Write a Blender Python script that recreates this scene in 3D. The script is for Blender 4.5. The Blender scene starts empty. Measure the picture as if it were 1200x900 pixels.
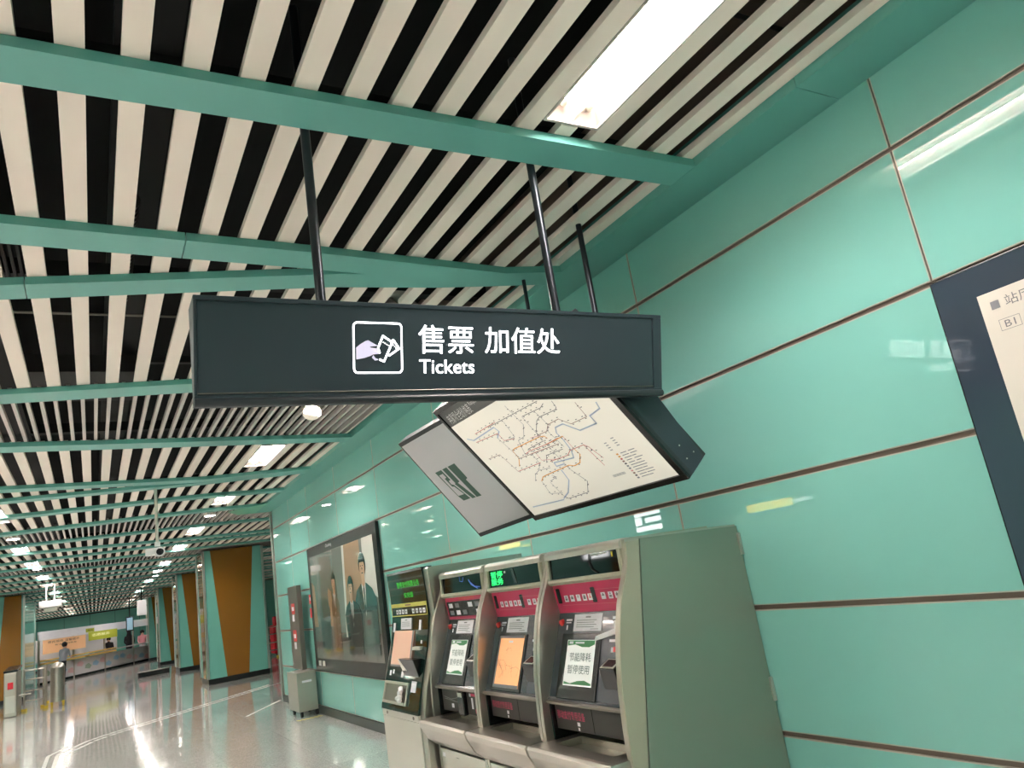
import bpy, bmesh, math, random
from mathutils import Vector, Matrix
random.seed(7)
S = bpy.context.scene
COL = S.collection

# ------------------------------------------------------------------ camera
H = 1.53
CAM_R = ((0.8691, -0.0117, 0.4944), (-0.4703, 0.2879, 0.8342), (-0.1522, -0.9576, 0.2447))  # rows: world axes, cols: right, down, forward
cd = bpy.data.cameras.new('camera'); cam = bpy.data.objects.new('camera', cd); COL.objects.link(cam)
cd.sensor_width = 36.0; cd.lens = 869.0 / 1200 * 36
cd.clip_start = 0.05; cd.clip_end = 300
mr = Matrix(CAM_R)
rt, dn, fw = mr.col[0].normalized(), mr.col[1].normalized(), mr.col[2].normalized()
rot = Matrix((rt, -dn, -fw)).transposed()
cam.matrix_world = Matrix.Translation((0, 0, H)) @ rot.to_4x4()
S.camera = cam
# ------------------------------------------------------------------ world, exposure
w = bpy.data.worlds.new('world'); S.world = w; w.use_nodes = True
w.node_tree.nodes['Background'].inputs[0].default_value = (0.8, 0.9, 1.0, 1)
w.node_tree.nodes['Background'].inputs[1].default_value = 0.05
S.view_settings.view_transform = 'Standard'; S.view_settings.look = 'None'
S.view_settings.gamma = 1; S.view_settings.use_curve_mapping = False
S.view_settings.exposure = 2.12
TUBE = 34.0          # emission of a fluorescent tube

# ------------------------------------------------------------------ materials
def lin(c): return tuple(((x/255.)/12.92 if x/255. <= .04045 else ((x/255.+.055)/1.055)**2.4) for x in c)
MATS = {}
def mat(name, rgb, rough=.5, metal=0., emit=0., coat=0., spec=.5, bump=None, noise=None, streak=None, srgb=True):
    m = bpy.data.materials.new(name); m.use_nodes = True
    nt = m.node_tree; b = nt.nodes['Principled BSDF']
    c = lin(rgb) if srgb else rgb
    b.inputs['Base Color'].default_value = (*c, 1)
    b.inputs['Roughness'].default_value = rough; b.inputs['Metallic'].default_value = metal
    b.inputs['Specular IOR Level'].default_value = spec
    if coat: b.inputs['Coat Weight'].default_value = coat; b.inputs['Coat Roughness'].default_value = .03
    if emit:
        b.inputs['Emission Color'].default_value = (*c, 1); b.inputs['Emission Strength'].default_value = emit
    N, L = nt.nodes.new, nt.links.new
    def tex(scale, sc3=(1, 1, 1), detail=3):
        t = N('ShaderNodeTexCoord'); mp = N('ShaderNodeMapping'); mp.inputs['Scale'].default_value = sc3
        n = N('ShaderNodeTexNoise'); n.inputs['Scale'].default_value = scale; n.inputs['Detail'].default_value = detail
        L(t.outputs['Object'], mp.inputs['Vector']); L(mp.outputs[0], n.inputs['Vector']); return n
    if noise:                       # (scale, amount) gentle colour variation
        n = tex(noise[0], noise[2] if len(noise) > 2 else (1, 1, 1)); r = N('ShaderNodeMapRange'); r.inputs[3].default_value = 1-noise[1]; r.inputs[4].default_value = 1+noise[1]
        L(n.outputs['Fac'], r.inputs[0]); x = N('ShaderNodeVectorMath'); x.operation = 'SCALE'; x.inputs[0].default_value = c
        L(r.outputs[0], x.inputs['Scale']); L(x.outputs[0], b.inputs['Base Color'])
    if streak:                      # brushed metal: (scale3, amount)
        n = tex(1.0, streak[0], 4); r = N('ShaderNodeMapRange'); r.inputs[3].default_value = max(.05, rough-streak[1]); r.inputs[4].default_value = rough+streak[1]
        L(n.outputs['Fac'], r.inputs[0]); L(r.outputs[0], b.inputs['Roughness'])
    if bump:
        n = tex(bump[0], bump[2] if len(bump) > 2 else (1, 1, 1)); bp = N('ShaderNodeBump'); bp.inputs['Strength'].default_value = bump[1]; bp.inputs['Distance'].default_value = .002
        L(n.outputs['Fac'], bp.inputs['Height']); L(bp.outputs[0], b.inputs['Normal'])
    MATS[name] = m; return m
M = MATS
mat('teal_glass', (136, 200, 190), .0, spec=.6, noise=(.7, .03))
mat('teal_plain', (120, 192, 178), .12, spec=.5, noise=(.8, .04))
mat('teal_paint', (104, 172, 162), .38, noise=(2.0, .03))
mat('teal_dark', (58, 108, 94), .3)
mat('brown_glass', (146, 100, 38), .08, noise=(1.2, .06))
mat('joint_brown', (120, 104, 94), .5)
mat('joint_line', (188, 182, 170), .35, metal=.3)
mat('aluminium', (205, 205, 200), .3, metal=1)
mat('slat_white', (246, 232, 220), .5, noise=(3, .02))
mat('slat_narrow', (206, 195, 190), .5)
mat('plenum', (10, 9, 9), .9)
mat('duct_dark', (24, 22, 22), .7)
mat('duct_mid', (46, 43, 42), .6)
mat('foil', (120, 118, 112), .35, metal=.8, bump=(60, .8))
mat('fixture_white', (205, 198, 190), .5)
mat('reflector_satin', (172, 160, 152), .5, spec=.3)
mat('tube_glow', (255, 250, 246), emit=TUBE)
mat('downlight_glow', (255, 252, 245), emit=22)
mat('tube_cap', (225, 220, 205), .4)
mat('sign_black', (48, 58, 66), .38, noise=(4, .05))
mat('frame_black', (40, 46, 50), .35)
mat('near_black', (14, 15, 17), .25)
mat('rod', (62, 66, 72), .28, metal=.7)
mat('sign_glow', (255, 252, 250), emit=1.9)
mat('hand_glow', (222, 214, 240), emit=.10)
mat('steel', (196, 190, 180), .30, metal=.9, streak=((3, 3, 60), .05))
mat('steel_light', (214, 210, 202), .30, metal=.85, streak=((3, 3, 60), .05))
mat('steel_dark', (136, 130, 122), .38, metal=.9)
mat('sage_metal', (150, 160, 146), .34, metal=.55, bump=(3, .05), noise=(1.5, .05))
mat('sage_light', (178, 176, 156), .32, metal=.3)
mat('tvm_face', (52, 58, 68), .22, coat=.3)
mat('tvm_low', (62, 57, 54), .5, noise=(8, .06))
mat('glass_black', (8, 9, 9), .04, spec=.4)
mat('dark_green', (10, 34, 28), .07, coat=.6)
mat('pink', (196, 34, 84), .3)
mat('pink_text', (222, 58, 104), .4)
mat('yellow_strip', (214, 206, 104), .4)
mat('paper', (236, 234, 240), .6)
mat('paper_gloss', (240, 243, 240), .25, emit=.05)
mat('print_green', (62, 138, 84), .4)
mat('print_darkgreen', (52, 92, 80), .4)
mat('print_grey', (120, 120, 124), .6)
mat('print_black', (38, 38, 40), .6)
mat('screen_off', (40, 43, 43), .12)
mat('screen_orange', (240, 166, 112), .3, emit=.16)
mat('screen_pale', (214, 170, 146), .3, emit=.08)
mat('screen_line', (170, 110, 70), .4)
mat('led_green', (40, 255, 110), emit=.7)
mat('led_dim', (60, 200, 60), emit=.16)
mat('led_lime', (150, 255, 120), emit=4.0)
mat('map_paper', (232, 226, 214), .35, emit=.10)
mat('map_paper_b', (218, 210, 200), .3, emit=.02)
mat('plan_frame', (54, 66, 80), .12, coat=.5)
mat('panel_grey', (206, 206, 212), .4)
mat('strip_grey', (92, 92, 92), .4)
for n_, c_ in dict(m_orange=(232, 164, 60), m_red=(196, 84, 76), m_pink=(216, 150, 150), m_blue=(168, 184, 208), m_grey=(130, 130, 136), m_brown=(140, 100, 86), m_dark=(84, 80, 84), m_green=(150, 170, 150), m_yellow=(236, 216, 70)).items():
    mat(n_, c_, .5)
mat('red_sticker', (226, 60, 60), .4)
mat('red_cloth', (206, 30, 48), .6)
mat('white_plastic', (226, 226, 226), .4)
mat('blue_cable', (70, 120, 220), .4)
mat('ad_field', (120, 128, 120), .12, coat=.7)
mat('ad_teal', (52, 92, 88), .12, coat=.7); mat('ad_dark', (28, 32, 34), .12, coat=.7)
mat('ad_skin', (196, 160, 132), .12, coat=.7); mat('ad_hair', (26, 26, 30), .12, coat=.7)
mat('ad_tan', (168, 140, 112), .12, coat=.7); mat('ad_white', (214, 214, 206), .12, coat=.7); mat('ad_brown', (120, 84, 58), .12, coat=.7)
mat('ad_floor', (110, 100, 92), .12, coat=.7)
mat('plinth', (26, 30, 30), .3)
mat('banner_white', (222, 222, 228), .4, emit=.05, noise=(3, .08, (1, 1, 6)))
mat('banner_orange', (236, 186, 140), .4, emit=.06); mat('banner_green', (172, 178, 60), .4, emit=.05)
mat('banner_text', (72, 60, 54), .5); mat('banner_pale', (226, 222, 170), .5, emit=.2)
mat('counter_yellow', (228, 190, 106), .4); mat('counter_white', (210, 208, 210), .4)
mat('counter_blue', (150, 190, 214), .4); mat('counter_pink', (214, 172, 176), .4)
mat('tactile', (222, 222, 218), .5)
mat('skin', (214, 170, 146), .5); mat('hair_black', (18, 16, 16), .5)
mat('cloth_grey', (150, 152, 160), .8); mat('cloth_dark', (30, 30, 34), .8); mat('cloth_pink', (224, 150, 160), .8); mat('cloth_white', (220, 220, 220), .8)
mat('sign_yellow', (255, 222, 60), emit=1.6); mat('sign_white_lit', (255, 255, 255), emit=2.6)
mat('caster_yellow', (220, 190, 50), .5); mat('rubber', (22, 22, 22), .7)
mat('light_panel_green', (100, 178, 150), .3)
# floor: polished speckled granite
def floor_mat():
    m = bpy.data.materials.new('granite'); m.use_nodes = True; nt = m.node_tree; b = nt.nodes['Principled BSDF']; N, L = nt.nodes.new, nt.links.new
    t = N('ShaderNodeTexCoord'); geo = N('ShaderNodeNewGeometry')
    v = N('ShaderNodeTexVoronoi'); v.inputs['Scale'].default_value = 130
    n = N('ShaderNodeTexNoise'); n.inputs['Scale'].default_value = 60; n.inputs['Detail'].default_value = 4
    n2 = N('ShaderNodeTexNoise'); n2.inputs['Scale'].default_value = .8
    for q in (v, n, n2): L(geo.outputs['Position'], q.inputs['Vector'])
    rp = N('ShaderNodeValToRGB'); rp.color_ramp.elements[0].position = .25; rp.color_ramp.elements[0].color = (.44, .43, .42, 1)
    rp.color_ramp.elements[1].position = .75; rp.color_ramp.elements[1].color = (.86, .84, .81, 1)
    mx = N('ShaderNodeMath'); mx.operation = 'ADD'; s = N('ShaderNodeSeparateColor'); L(v.outputs['Color'], s.inputs[0])
    ml = N('ShaderNodeMath'); ml.operation = 'MULTIPLY'; ml.inputs[1].default_value = .5; L(s.outputs[0], ml.inputs[0])
    ml2 = N('ShaderNodeMath'); ml2.operation = 'MULTIPLY'; ml2.inputs[1].default_value = .5; L(n.outputs['Fac'], ml2.inputs[0])
    L(ml.outputs[0], mx.inputs[0]); L(ml2.outputs[0], mx.inputs[1]); L(mx.outputs[0], rp.inputs[0])
    L(rp.outputs[0], b.inputs['Base Color'])
    r = N('ShaderNodeMapRange'); r.inputs[3].default_value = .06; r.inputs[4].default_value = .16; L(n2.outputs['Fac'], r.inputs[0]); L(r.outputs[0], b.inputs['Roughness'])
    b.inputs['Coat Weight'].default_value = .5; b.inputs['Coat Roughness'].default_value = .05
    MATS['granite'] = m
floor_mat()

# ------------------------------------------------------------------ mesh helpers
class MB:
    def __init__(s): s.v = []; s.f = []; s.mi = []; s.cur = 0
    def add(s, vs, fs):
        o = len(s.v); s.v += [tuple(x) for x in vs]; s.f += [tuple(i+o for i in f) for f in fs]; s.mi += [s.cur]*len(fs); return s
    def box(s, x0, x1, y0, y1, z0, z1):
        x0, x1 = sorted((x0, x1)); y0, y1 = sorted((y0, y1)); z0, z1 = sorted((z0, z1))
        return s.add([(x0, y0, z0), (x1, y0, z0), (x1, y1, z0), (x0, y1, z0), (x0, y0, z1), (x1, y0, z1), (x1, y1, z1), (x0, y1, z1)],
                     [(0, 3, 2, 1), (4, 5, 6, 7), (0, 1, 5, 4), (1, 2, 6, 5), (2, 3, 7, 6), (3, 0, 4, 7)])
    def prism(s, pts, ext):                       # pts: 3D ring, ext: vector
        n = len(pts); e = Vector(ext); a = [Vector(p) for p in pts]
        nm = Vector((0, 0, 0))
        for i in range(n): nm += a[i].cross(a[(i+1) % n])
        if nm.dot(e) > 0: a.reverse()
        return s.add(a+[p+e for p in a], [tuple(range(n)), tuple(range(2*n-1, n-1, -1))]+[((i+1) % n, i, i+n, (i+1) % n+n) for i in range(n)])
    def prof(s, xz, y0, y1): return s.prism([(x, y0, z) for x, z in xz], (0, y1-y0, 0))
    def plan(s, xy, z0, z1): return s.prism([(x, y, z0) for x, y in xy], (0, 0, z1-z0))
    def tube(s, p0, p1, r, n=12, r1=None):
        p0, p1 = Vector(p0), Vector(p1); d = (p1-p0).normalized(); r1 = r if r1 is None else r1
        u = d.orthogonal().normalized(); v = d.cross(u)
        ring = lambda c, q: [c+(u*math.cos(2*math.pi*i/n)+v*math.sin(2*math.pi*i/n))*q for i in range(n)]
        return s.add(ring(p0, r)+ring(p1, r1), [tuple(range(n-1, -1, -1)), tuple(range(n, 2*n))]+[(i, (i+1) % n, (i+1) % n+n, i+n) for i in range(n)])
    def path(s, pts, r, n=8):
        for a, b in zip(pts, pts[1:]): s.tube(a, b, r, n)
        return s
    def sphere(s, c, r, n=10, m=6, sc=(1, 1, 1)):
        vs = [(c[0], c[1], c[2]-r*sc[2])]
        for j in range(1, m):
            t = math.pi*j/m
            for i in range(n): vs.append((c[0]+r*sc[0]*math.sin(t)*math.cos(2*math.pi*i/n), c[1]+r*sc[1]*math.sin(t)*math.sin(2*math.pi*i/n), c[2]-r*sc[2]*math.cos(t)))
        vs.append((c[0], c[1], c[2]+r*sc[2])); L_ = len(vs)-1; fs = []
        for i in range(n):
            k = (i+1) % n; fs.append((0, 1+k, 1+i)); fs.append((L_, L_-n+i, L_-n+k))
            for j in range(m-2): a = 1+j*n; fs.append((a+i, a+k, a+n+k, a+n+i))
        return s.add(vs, fs)
    def build(s, name, m, parent=None, smooth=False, bevel=0, kind=None, label=None):
        me = bpy.data.meshes.new(name); off = Vector((0, 0, 0))
        if parent is not None: off = world_loc(parent)
        me.from_pydata([tuple(Vector(v)-off) for v in s.v], [], s.f)
        ms = m if isinstance(m, (list, tuple)) else [m]
        for x in ms: me.materials.append(MATS[x])
        if len(ms) > 1: me.polygons.foreach_set('material_index', s.mi)
        if bevel:
            bm = bmesh.new(); bm.from_mesh(me)
            bmesh.ops.bevel(bm, geom=bm.edges[:], offset=bevel, segments=2, profile=.6, affect='EDGES', clamp_overlap=True)
            bm.to_mesh(me); bm.free()
        if smooth:
            me.polygons.foreach_set('use_smooth', [True]*len(me.polygons))
            try: me.set_sharp_from_angle(angle=math.radians(38))
            except Exception: pass
        me.update()
        o = bpy.data.objects.new(name, me); COL.objects.link(o)
        if parent is not None: o.parent = parent
        if kind: o['kind'] = kind
        if label: o['label'] = label
        return o
def world_loc(o):
    v = Vector((0, 0, 0))
    while o is not None: v += o.location; o = o.parent
    return v
def tag(o, label, cat, group=None):
    o['label'] = label; o['category'] = cat
    if group: o['group'] = group
    return o
def thing(name, label, cat, loc, group=None):
    o = bpy.data.objects.new(name, None); COL.objects.link(o); o.location = loc; o.empty_display_size = .1
    return tag(o, label, cat, group)
def dup(o, parent=None, off=None):
    c = o.copy(); COL.objects.link(c); c.parent = parent
    if off is not None: c.location = Vector(o.location)+Vector(off)
    for ch in [k for k in o.children]: dup(ch, c)
    return c
class Frame:                       # a flat area: O corner, U and V full edges, N outward
    def __init__(s, O, U, V):
        s.O, s.U, s.V = Vector(O), Vector(U), Vector(V); s.N = s.U.cross(s.V).normalized(); s.w = s.U.length; s.h = s.V.length
    def p(s, a, b, off=0.0): return s.O+s.U*a+s.V*b+s.N*off
    def sub(s, a0, a1, b0, b1): return Frame(s.p(a0, b0), s.U*(a1-a0), s.V*(b1-b0))
class LP(list): pass                 # segments of one drawn line stay one piece
def flat(name, fr, polys, m, parent, off=.001, **k):
    if not isinstance(polys, LP) and 1 < len(polys) <= 12 and name not in ('symbol_border', 'hand_symbol', 'emblem'):
        o = None
        for pl in polys: o = flat(name, fr, [pl], m, parent, off, **k)
        return o
    if not isinstance(polys, LP) and len(polys) > 12 and name != 'symbol_border': k['kind'] = 'stuff'
    mb = MB()
    for pl in polys: mb.add([fr.p(a, b, off) for a, b in pl], [tuple(range(len(pl)))])
    return mb.build(name, m, parent, **k)
def rect(a0, a1, b0, b1): return [(a0, b0), (a1, b0), (a1, b1), (a0, b1)]
def slab(name, fr, m, parent, t=.004, off=0., a=(0, 1, 0, 1), bevel=0, **k):
    mb = MB(); mb.prism([fr.p(x, y, off) for x, y in rect(*a)], fr.N*t); return mb.build(name, m, parent, bevel=bevel, **k)
def line_polys(fr, pts, wd):       # strip quads of a polyline, width in metres
    out = []
    P = [(a*fr.w, b*fr.h) for a, b in pts]
    for (x0, y0), (x1, y1) in zip(P, P[1:]):
        dx, dy = x1-x0, y1-y0; l = math.hypot(dx, dy)
        if l < 1e-6: continue
        nx, ny = -dy/l*wd/2, dx/l*wd/2; ex, ey = dx/l*wd*.3, dy/l*wd*.3
        out.append([((x0-ex+nx)/fr.w, (y0-ey+ny)/fr.h), ((x0-ex-nx)/fr.w, (y0-ey-ny)/fr.h), ((x1+ex-nx)/fr.w, (y1+ey-ny)/fr.h), ((x1+ex+nx)/fr.w, (y1+ey+ny)/fr.h)])
    return LP([[q for q in reversed(p)] if cw(p) else p for p in out])
def cw(p): return sum(p[i][0]*p[(i+1) % len(p)][1]-p[(i+1) % len(p)][0]*p[i][1] for i in range(len(p))) < 0
def text(name, body, fr, m, parent, off=.0012, extrude=0., weight=0., keep=False):
    cu = bpy.data.curves.new('t', 'FONT'); cu.body = body; cu.size = 1; cu.extrude = 0; cu.offset = weight; cu.resolution_u = 4
    ob = bpy.data.objects.new('t', cu); COL.objects.link(ob)
    dg = bpy.context.evaluated_depsgraph_get(); me = bpy.data.meshes.new_from_object(ob.evaluated_get(dg))
    bpy.data.objects.remove(ob); bpy.data.curves.remove(cu)
    if len(me.vertices) == 0: return None
    xs = [v.co.x for v in me.vertices]; ys = [v.co.y for v in me.vertices]
    x0, x1, y0, y1 = min(xs), max(xs), min(ys), max(ys); pl = world_loc(parent) if parent else Vector((0, 0, 0))
    for v in me.vertices:
        a, b = (v.co.x-x0)/(x1-x0), (v.co.y-y0)/(y1-y0)
        v.co = fr.p(a, b, off)-pl
    me.materials.clear(); me.materials.append(MATS[m])
    me.name = name
    o = bpy.data.objects.new(name, me); COL.objects.link(o)
    if parent: o.parent = parent
    return o
def cyl_part(name, p0, p1, r, m, parent, n=16, **k): return MB().tube(p0, p1, r, n).build(name, m, parent, smooth=True, **k)

# ================================================================== SETTING
WX = 2.88                       # face of the right wall
ZB, ZS = 3.31, 3.354            # underside of the beams, of the slats
WEND = 14.25                    # where the right wall stops
# ---- floor
fl = MB().box(-6.4, 9.0, -4, 62, -.06, -.004).build('floor', 'duct_mid'); fl['kind'] = 'structure'
TS = .8
tile_me = None; rest = MB(); cnt = 0
for j in range(0, 82):
    for i in range(-8, 19):
        x0 = 2.86-TS-i*TS if False else 2.855-(i+1)*TS; y0 = -4+j*TS
        if x0 < -6.39 or x0+TS > 8.99 or y0+TS > 61.9: continue
        if 4.8 <= y0 < 18.5 and -4 < x0 < 2.5:
            if tile_me is None:
                o = MB().box(x0+.0015, x0+TS-.0015, y0+.0015, y0+TS-.0015, -.004, 0).build('tile', 'granite'); 
                off = Vector((x0, y0, 0))
                for v in o.data.vertices: v.co -= off
                o.location = off; o.parent = fl; tile_me = o
            else:
                o = tile_me.copy(); COL.objects.link(o); o.location = (x0, y0, 0); o.parent = fl
            cnt += 1
        else:
            rest.box(x0+.0015, x0+TS-.0015, y0+.0015, y0+TS-.0015, -.004, 0)
rest.build('tile', 'granite', fl, kind='stuff')
# ---- walls
def struct(mb, name, m, **k): o = mb.build(name, m, **k); o['kind'] = 'structure'; return o
wr = struct(MB().box(2.893, 3.0, -4, WEND, 0, 4.3), 'wall_right', 'joint_brown')
yb = [-4, -1.85, -.15, 1.54, 3.25, 4.95, 6.45, 8.32, 10.0, 11.6, 12.85, WEND-.06]
zb = [.11, .593, 1.18, 1.775, 2.372, 2.97, 3.40]
for r in range(6):
    for c in range(len(yb)-1):
        y0, y1, z0, z1 = yb[c], yb[c+1], zb[r], zb[r+1]
        g = .011 if r < 4 else .009
        gy = .003; e = .005
        mb = MB(); ya, yz, za, zz = y0+gy, y1-gy, z0+(g if r else .002), z1-g
        mb.cur = 1
        mb.box(2.882, 2.893, ya, yz, za, zz)
        mb.cur = 0
        mb.add([(2.8815, ya+e, za+e), (2.8815, yz-e, za+e), (2.8815, yz-e, zz-e), (2.8815, ya+e, zz-e)], [(3, 2, 1, 0)])
        mb.build('glass_panel', ['teal_glass', 'joint_line'], wr)
struct(MB().box(2.862, 2.893, -4, WEND, 0, .105), 'baseboard_right', 'plinth')
t = struct(MB().box(2.85, 3.02, WEND, WEND+.05, 0, 3.36), 'trim_1', 'aluminium', bevel=.004)
# the wall turns away to the right beyond the corner
we = struct(MB().box(3.0, 9.0, WEND-.1, WEND, 0, 4.3), 'wall_end', 'teal_plain')
for nm, (a, b, c_, d) in {'wall_left': (-6.5, -6.4, -4, 62), 'wall_far_right': (9.0, 9.1, WEND, 62), 'wall_back': (-6.5, 3, -4.1, -4)}.items():
    struct(MB().box(a, b, c_, d, 0, 4.3), nm, 'teal_plain')
wf = struct(MB().box(-6.5, 9.1, 62, 62.1, 0, 4.3), 'wall_far', 'duct_mid')
for i in range(10): MB().box(-6.4+i*1.55, -6.4+i*1.55+1.53, 61.97, 62, .1, 3.3).build('glass_panel', 'teal_plain', wf)
wl = bpy.data.objects['wall_left']
for j in range(14):
    for k in range(5):
        MB().box(-6.4, -6.38, -4+j*4.7, -4+j*4.7+4.68, .1+k*.62, .1+k*.62+.6).build('glass_panel', 'teal_glass' if (j % 3) else 'brown_glass', wl)

# ---- ceiling: dark void, slats, beams
ce = struct(MB().box(-6.5, 9.1, -4.1, 62.1, 4.3, 4.4), 'ceiling', 'plenum')
def ycen(pts, x):
    for (x0, y0), (x1, y1) in zip(pts, pts[1:]):
        if x0 <= x <= x1: return y0+(y1-y0)*(x-x0)/(x1-x0)
    return pts[-1][1] if x > pts[-1][0] else pts[0][1]
# near edge polyline of each beam and its width; list kept from near to far
XL, XR = -6.4, 2.6
beams = [
 ([(XL, -2.6), (XR, -2.6)], .22), ([(XL, -.75), (XR, -.5)], .21),
 ([(XL, 2.345), (XR, 2.312)], .185),
 ([(XL, 3.20), (-.33, 3.50), (1.03, 3.555), (2.24, 3.64), (2.62, 3.56)], .20),
 ([(XL, 5.42), (-.386, 4.18), (1.24, 3.80), (1.9, 3.72), (2.3, 3.64)], .19),
 ([(XL, 7.0), (-.56, 6.17), (2.62, 5.60)], .25),
 ([(XL, 7.3), (-.707, 7.86), (2.62, 8.15)], .24),
 ([(XL, 9.3), (-.9, 10.03), (1.27, 10.29), (2.62, 10.05)], .22),
 ([(XL, 11.6), (-.965, 10.88), (1.3, 10.53), (2.62, 10.16)], .20),
 ([(XL, 13.2), (-1.09, 12.26), (1.44, 11.75), (2.62, 11.75)], .22),
 ([(XL, 15.4), (-1.25, 14.07), (1.63, 13.33), (2.62, 13.14)], .24),
 ([(XL, 15.7), (-1.41, 15.9), (1.95, 15.45), (2.7, 15.3)], .24),
 ([(XL, 16.6), (-1.55, 17.2), (2.1, 17.7), (2.7, 17.8)], .24),
 ([(XL, 20.4), (-1.7, 19.0), (2.2, 18.5), (2.7, 18.4)], .24),
 ([(XL, 21.4), (-1.9, 20.6), (2.4, 20.2), (2.7, 20.1)], .24),
 ([(XL, 22.6), (-2, 22.4), (2.7, 22.3)], .24), ([(XL, 23.8), (-2, 24.4), (2.7, 24.8)], .24),
 ([(XL, 27.3), (-2, 26.2), (2.7, 25.6)], .24), ([(XL, 28.2), (-2, 28.4), (2.7, 28.3)], .24), ([(XL, 30.4), (2.7, 30.2)], .24),
 ([(XL, 31.5), (2.7, 32.4)], .24), ([(XL, 34.6), (2.7, 33.6)], .24), ([(XL, 36.6), (2.7, 36.4)], .24), ([(XL, 39.2), (2.7, 38.8)], .24), ([(XL, 42), (2.7, 42.2)], .24), ([(XL, 45), (2.7, 45)], .7),
 ([(XL, 49), (2.7, 49)], .24), ([(XL, 54), (2.7, 54)], .24), ([(XL, 59), (2.7, 59)], .24)]
for i, (pts, wd) in enumerate(beams):
    dz = .0007*(i % 3)
    if pts[0][1] > 14.6: pts = pts[:-1]+[(9.0, pts[-1][1])]
    cuts = {3: [.41], 4: [-.285]}.get(i, [])
    xs = [pts[0][0]]+cuts+[pts[-1][0]]
    for xa, xb in zip(xs, xs[1:]):
        ring = [(xa, ycen(pts, xa))]+[p for p in pts if xa < p[0] < xb]+[(xb, ycen(pts, xb))]
        if cuts: ring = [(x+(.0025 if x == xa and x in cuts else (-.0025 if x == xb and x in cuts else 0)), y) for x, y in ring]
        xy = ring+[(x, y+wd) for x, y in reversed(ring)]
        MB().plan(xy, ZB+dz, ZS-.001-dz).build('beam', 'teal_paint' if wd < .5 else 'steel_dark', ce)
# soffit along the wall
MB().box(2.6, 2.8815, -4, 1.68, ZB-.001, ZS+.1).build('soffit', 'teal_paint', ce)
MB().box(2.6, 2.8815, 1.685, WEND+.02, ZB-.001, ZS+.1).build('soffit', 'teal_paint', ce)
MB().plan([(2.05, WEND-.5), (2.6, WEND-1.2), (2.6, WEND+.02), (2.3, WEND+.02)], ZB-.002, ZB-.0005).build('soffit_end', 'light_panel_green', ce)
NARROW = (5, 10, 14, 18, 22)          # bays that start at these beams have thin slats
LROWS = {'right': 1.825, 'left': -1.17, 'inner': -2.665, 'outer': -4.16, 'edge': -5.8}  # inner, outer and edge rows: unseen, added for more even fill light
LY = [-2.2, 1.62, 4.95, 9.2, 12.4, 16.6, 19.9, 24.3, 27.2, 31.6, 34.8, 39.0, 43.0, 48.0, 53.0, 57.0]
LLEN = 1.22
stuff = MB(); nslat = 0
def bslat(x0, x1, ya, yb_, zt, m, near):
    global nslat
    if yb_-ya < .02: return
    if near and nslat < 290:
        MB().box(x0, x1, ya, yb_, ZS, zt).build('slat', m, ce); nslat += 1
    else:
        (stuff if m == 'slat_white' else stuff_n).box(x0, x1, ya, yb_, ZS, zt)
stuff_n = MB()
for bi in range(len(beams)-1):
    if bi == 3: continue
    pa, wa = beams[bi]; nx = bi+1
    if bi == 2: nx = 4                    # slats run straight over the fork of two beams
    if bi == 7: continue
    if bi == 6: nx = 8
    pb, wb = beams[nx]
    if bi == 0 and False: continue
    narrow = bi in NARROW
    pitch, wid, zt = (.0925, .027, ZS+.045) if narrow else (.187, .085, ZS+.032)
    xlo, xhi = XL, (2.595 if pa[0][1] < 14.0 else 8.9)
    k = math.ceil((xlo+.087)/pitch); x = -.087+k*pitch
    if narrow: x += .02
    while x < xhi-.01:
        x1 = min(x+wid, xhi); xm = (x+x1)/2
        ya, yc = ycen(pa, xm)+wa/2, ycen(pb, xm)+wb/2
        segs = [(ya, yc)]
        for lx in LROWS.values():
            if x1 > lx-.14 and x < lx+.14:
                for ly in LY:
                    if lx == LROWS['inner'] and ly > 22: continue
                    ns = []
                    for a, b in segs:
                        la, lb = ly-LLEN/2-.035, ly+LLEN/2+.02
                        if lb < a or la > b: ns.append((a, b))
                        else:
                            if la > a: ns.append((a, la))
                            if lb < b: ns.append((lb, b))
                    segs = ns
        near = -1.2 < x < 2.7 and 0 < yc and ya < 14.2
        for a, b in segs: bslat(x, x1, a, b, zt, 'slat_narrow' if narrow else 'slat_white', near)
        x += pitch
stuff.build('slat', 'slat_white', ce, kind='stuff'); stuff_n.build('slat', 'slat_narrow', ce, kind='stuff')
# dim services in the void above the slats
for (x0, x1, y0, y1, z0, z1, m) in [(-3, 2.8, 2.9, 3.0, 3.75, 3.85, 'duct_dark'), (-6, 2.8, 1.35, 1.45, 3.9, 4.0, 'duct_dark'), (-6, 2.8, 4.9, 5.0, 3.7, 3.8, 'duct_dark'), (-6, 2.8, 9, 9.1, 3.7, 3.8, 'duct_dark'), (-1.5, -.55, -2, 30, 3.7, 3.95, 'duct_dark'), (.1, .35, -2, 40, 3.85, 3.95, 'duct_dark'), (-6, 2.8, 6.9, 6.96, 3.8, 3.86, 'duct_mid'), (-.5, .35, 6.7, 7.6, 3.65, 3.8, 'duct_mid'), (-6, 8, 12.6, 12.7, 3.7, 3.8, 'duct_dark'), (-6, 8, 19, 19.1, 3.7, 3.8, 'duct_dark')]:
    MB().box(x0, x1, y0, y1, z0, z1).build('duct', m, ce)
for k in range(12): MB().box(-.62+k*.035, -.605+k*.035, 4.15, 4.8, 3.6, 3.63).build('duct_rib', 'duct_mid', ce)
mb = MB()
for k in range(26): mb.tube((.185, 3.85+k*.05, 3.68), (.185, 3.89+k*.05, 3.68), .055, 12, .048)
mb.build('foil_hose', 'foil', ce, smooth=True)
MB().path([(-6, 5.35, 3.62), (2.8, 5.32, 3.62)], .009).build('conduit', 'steel_dark', ce)
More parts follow.
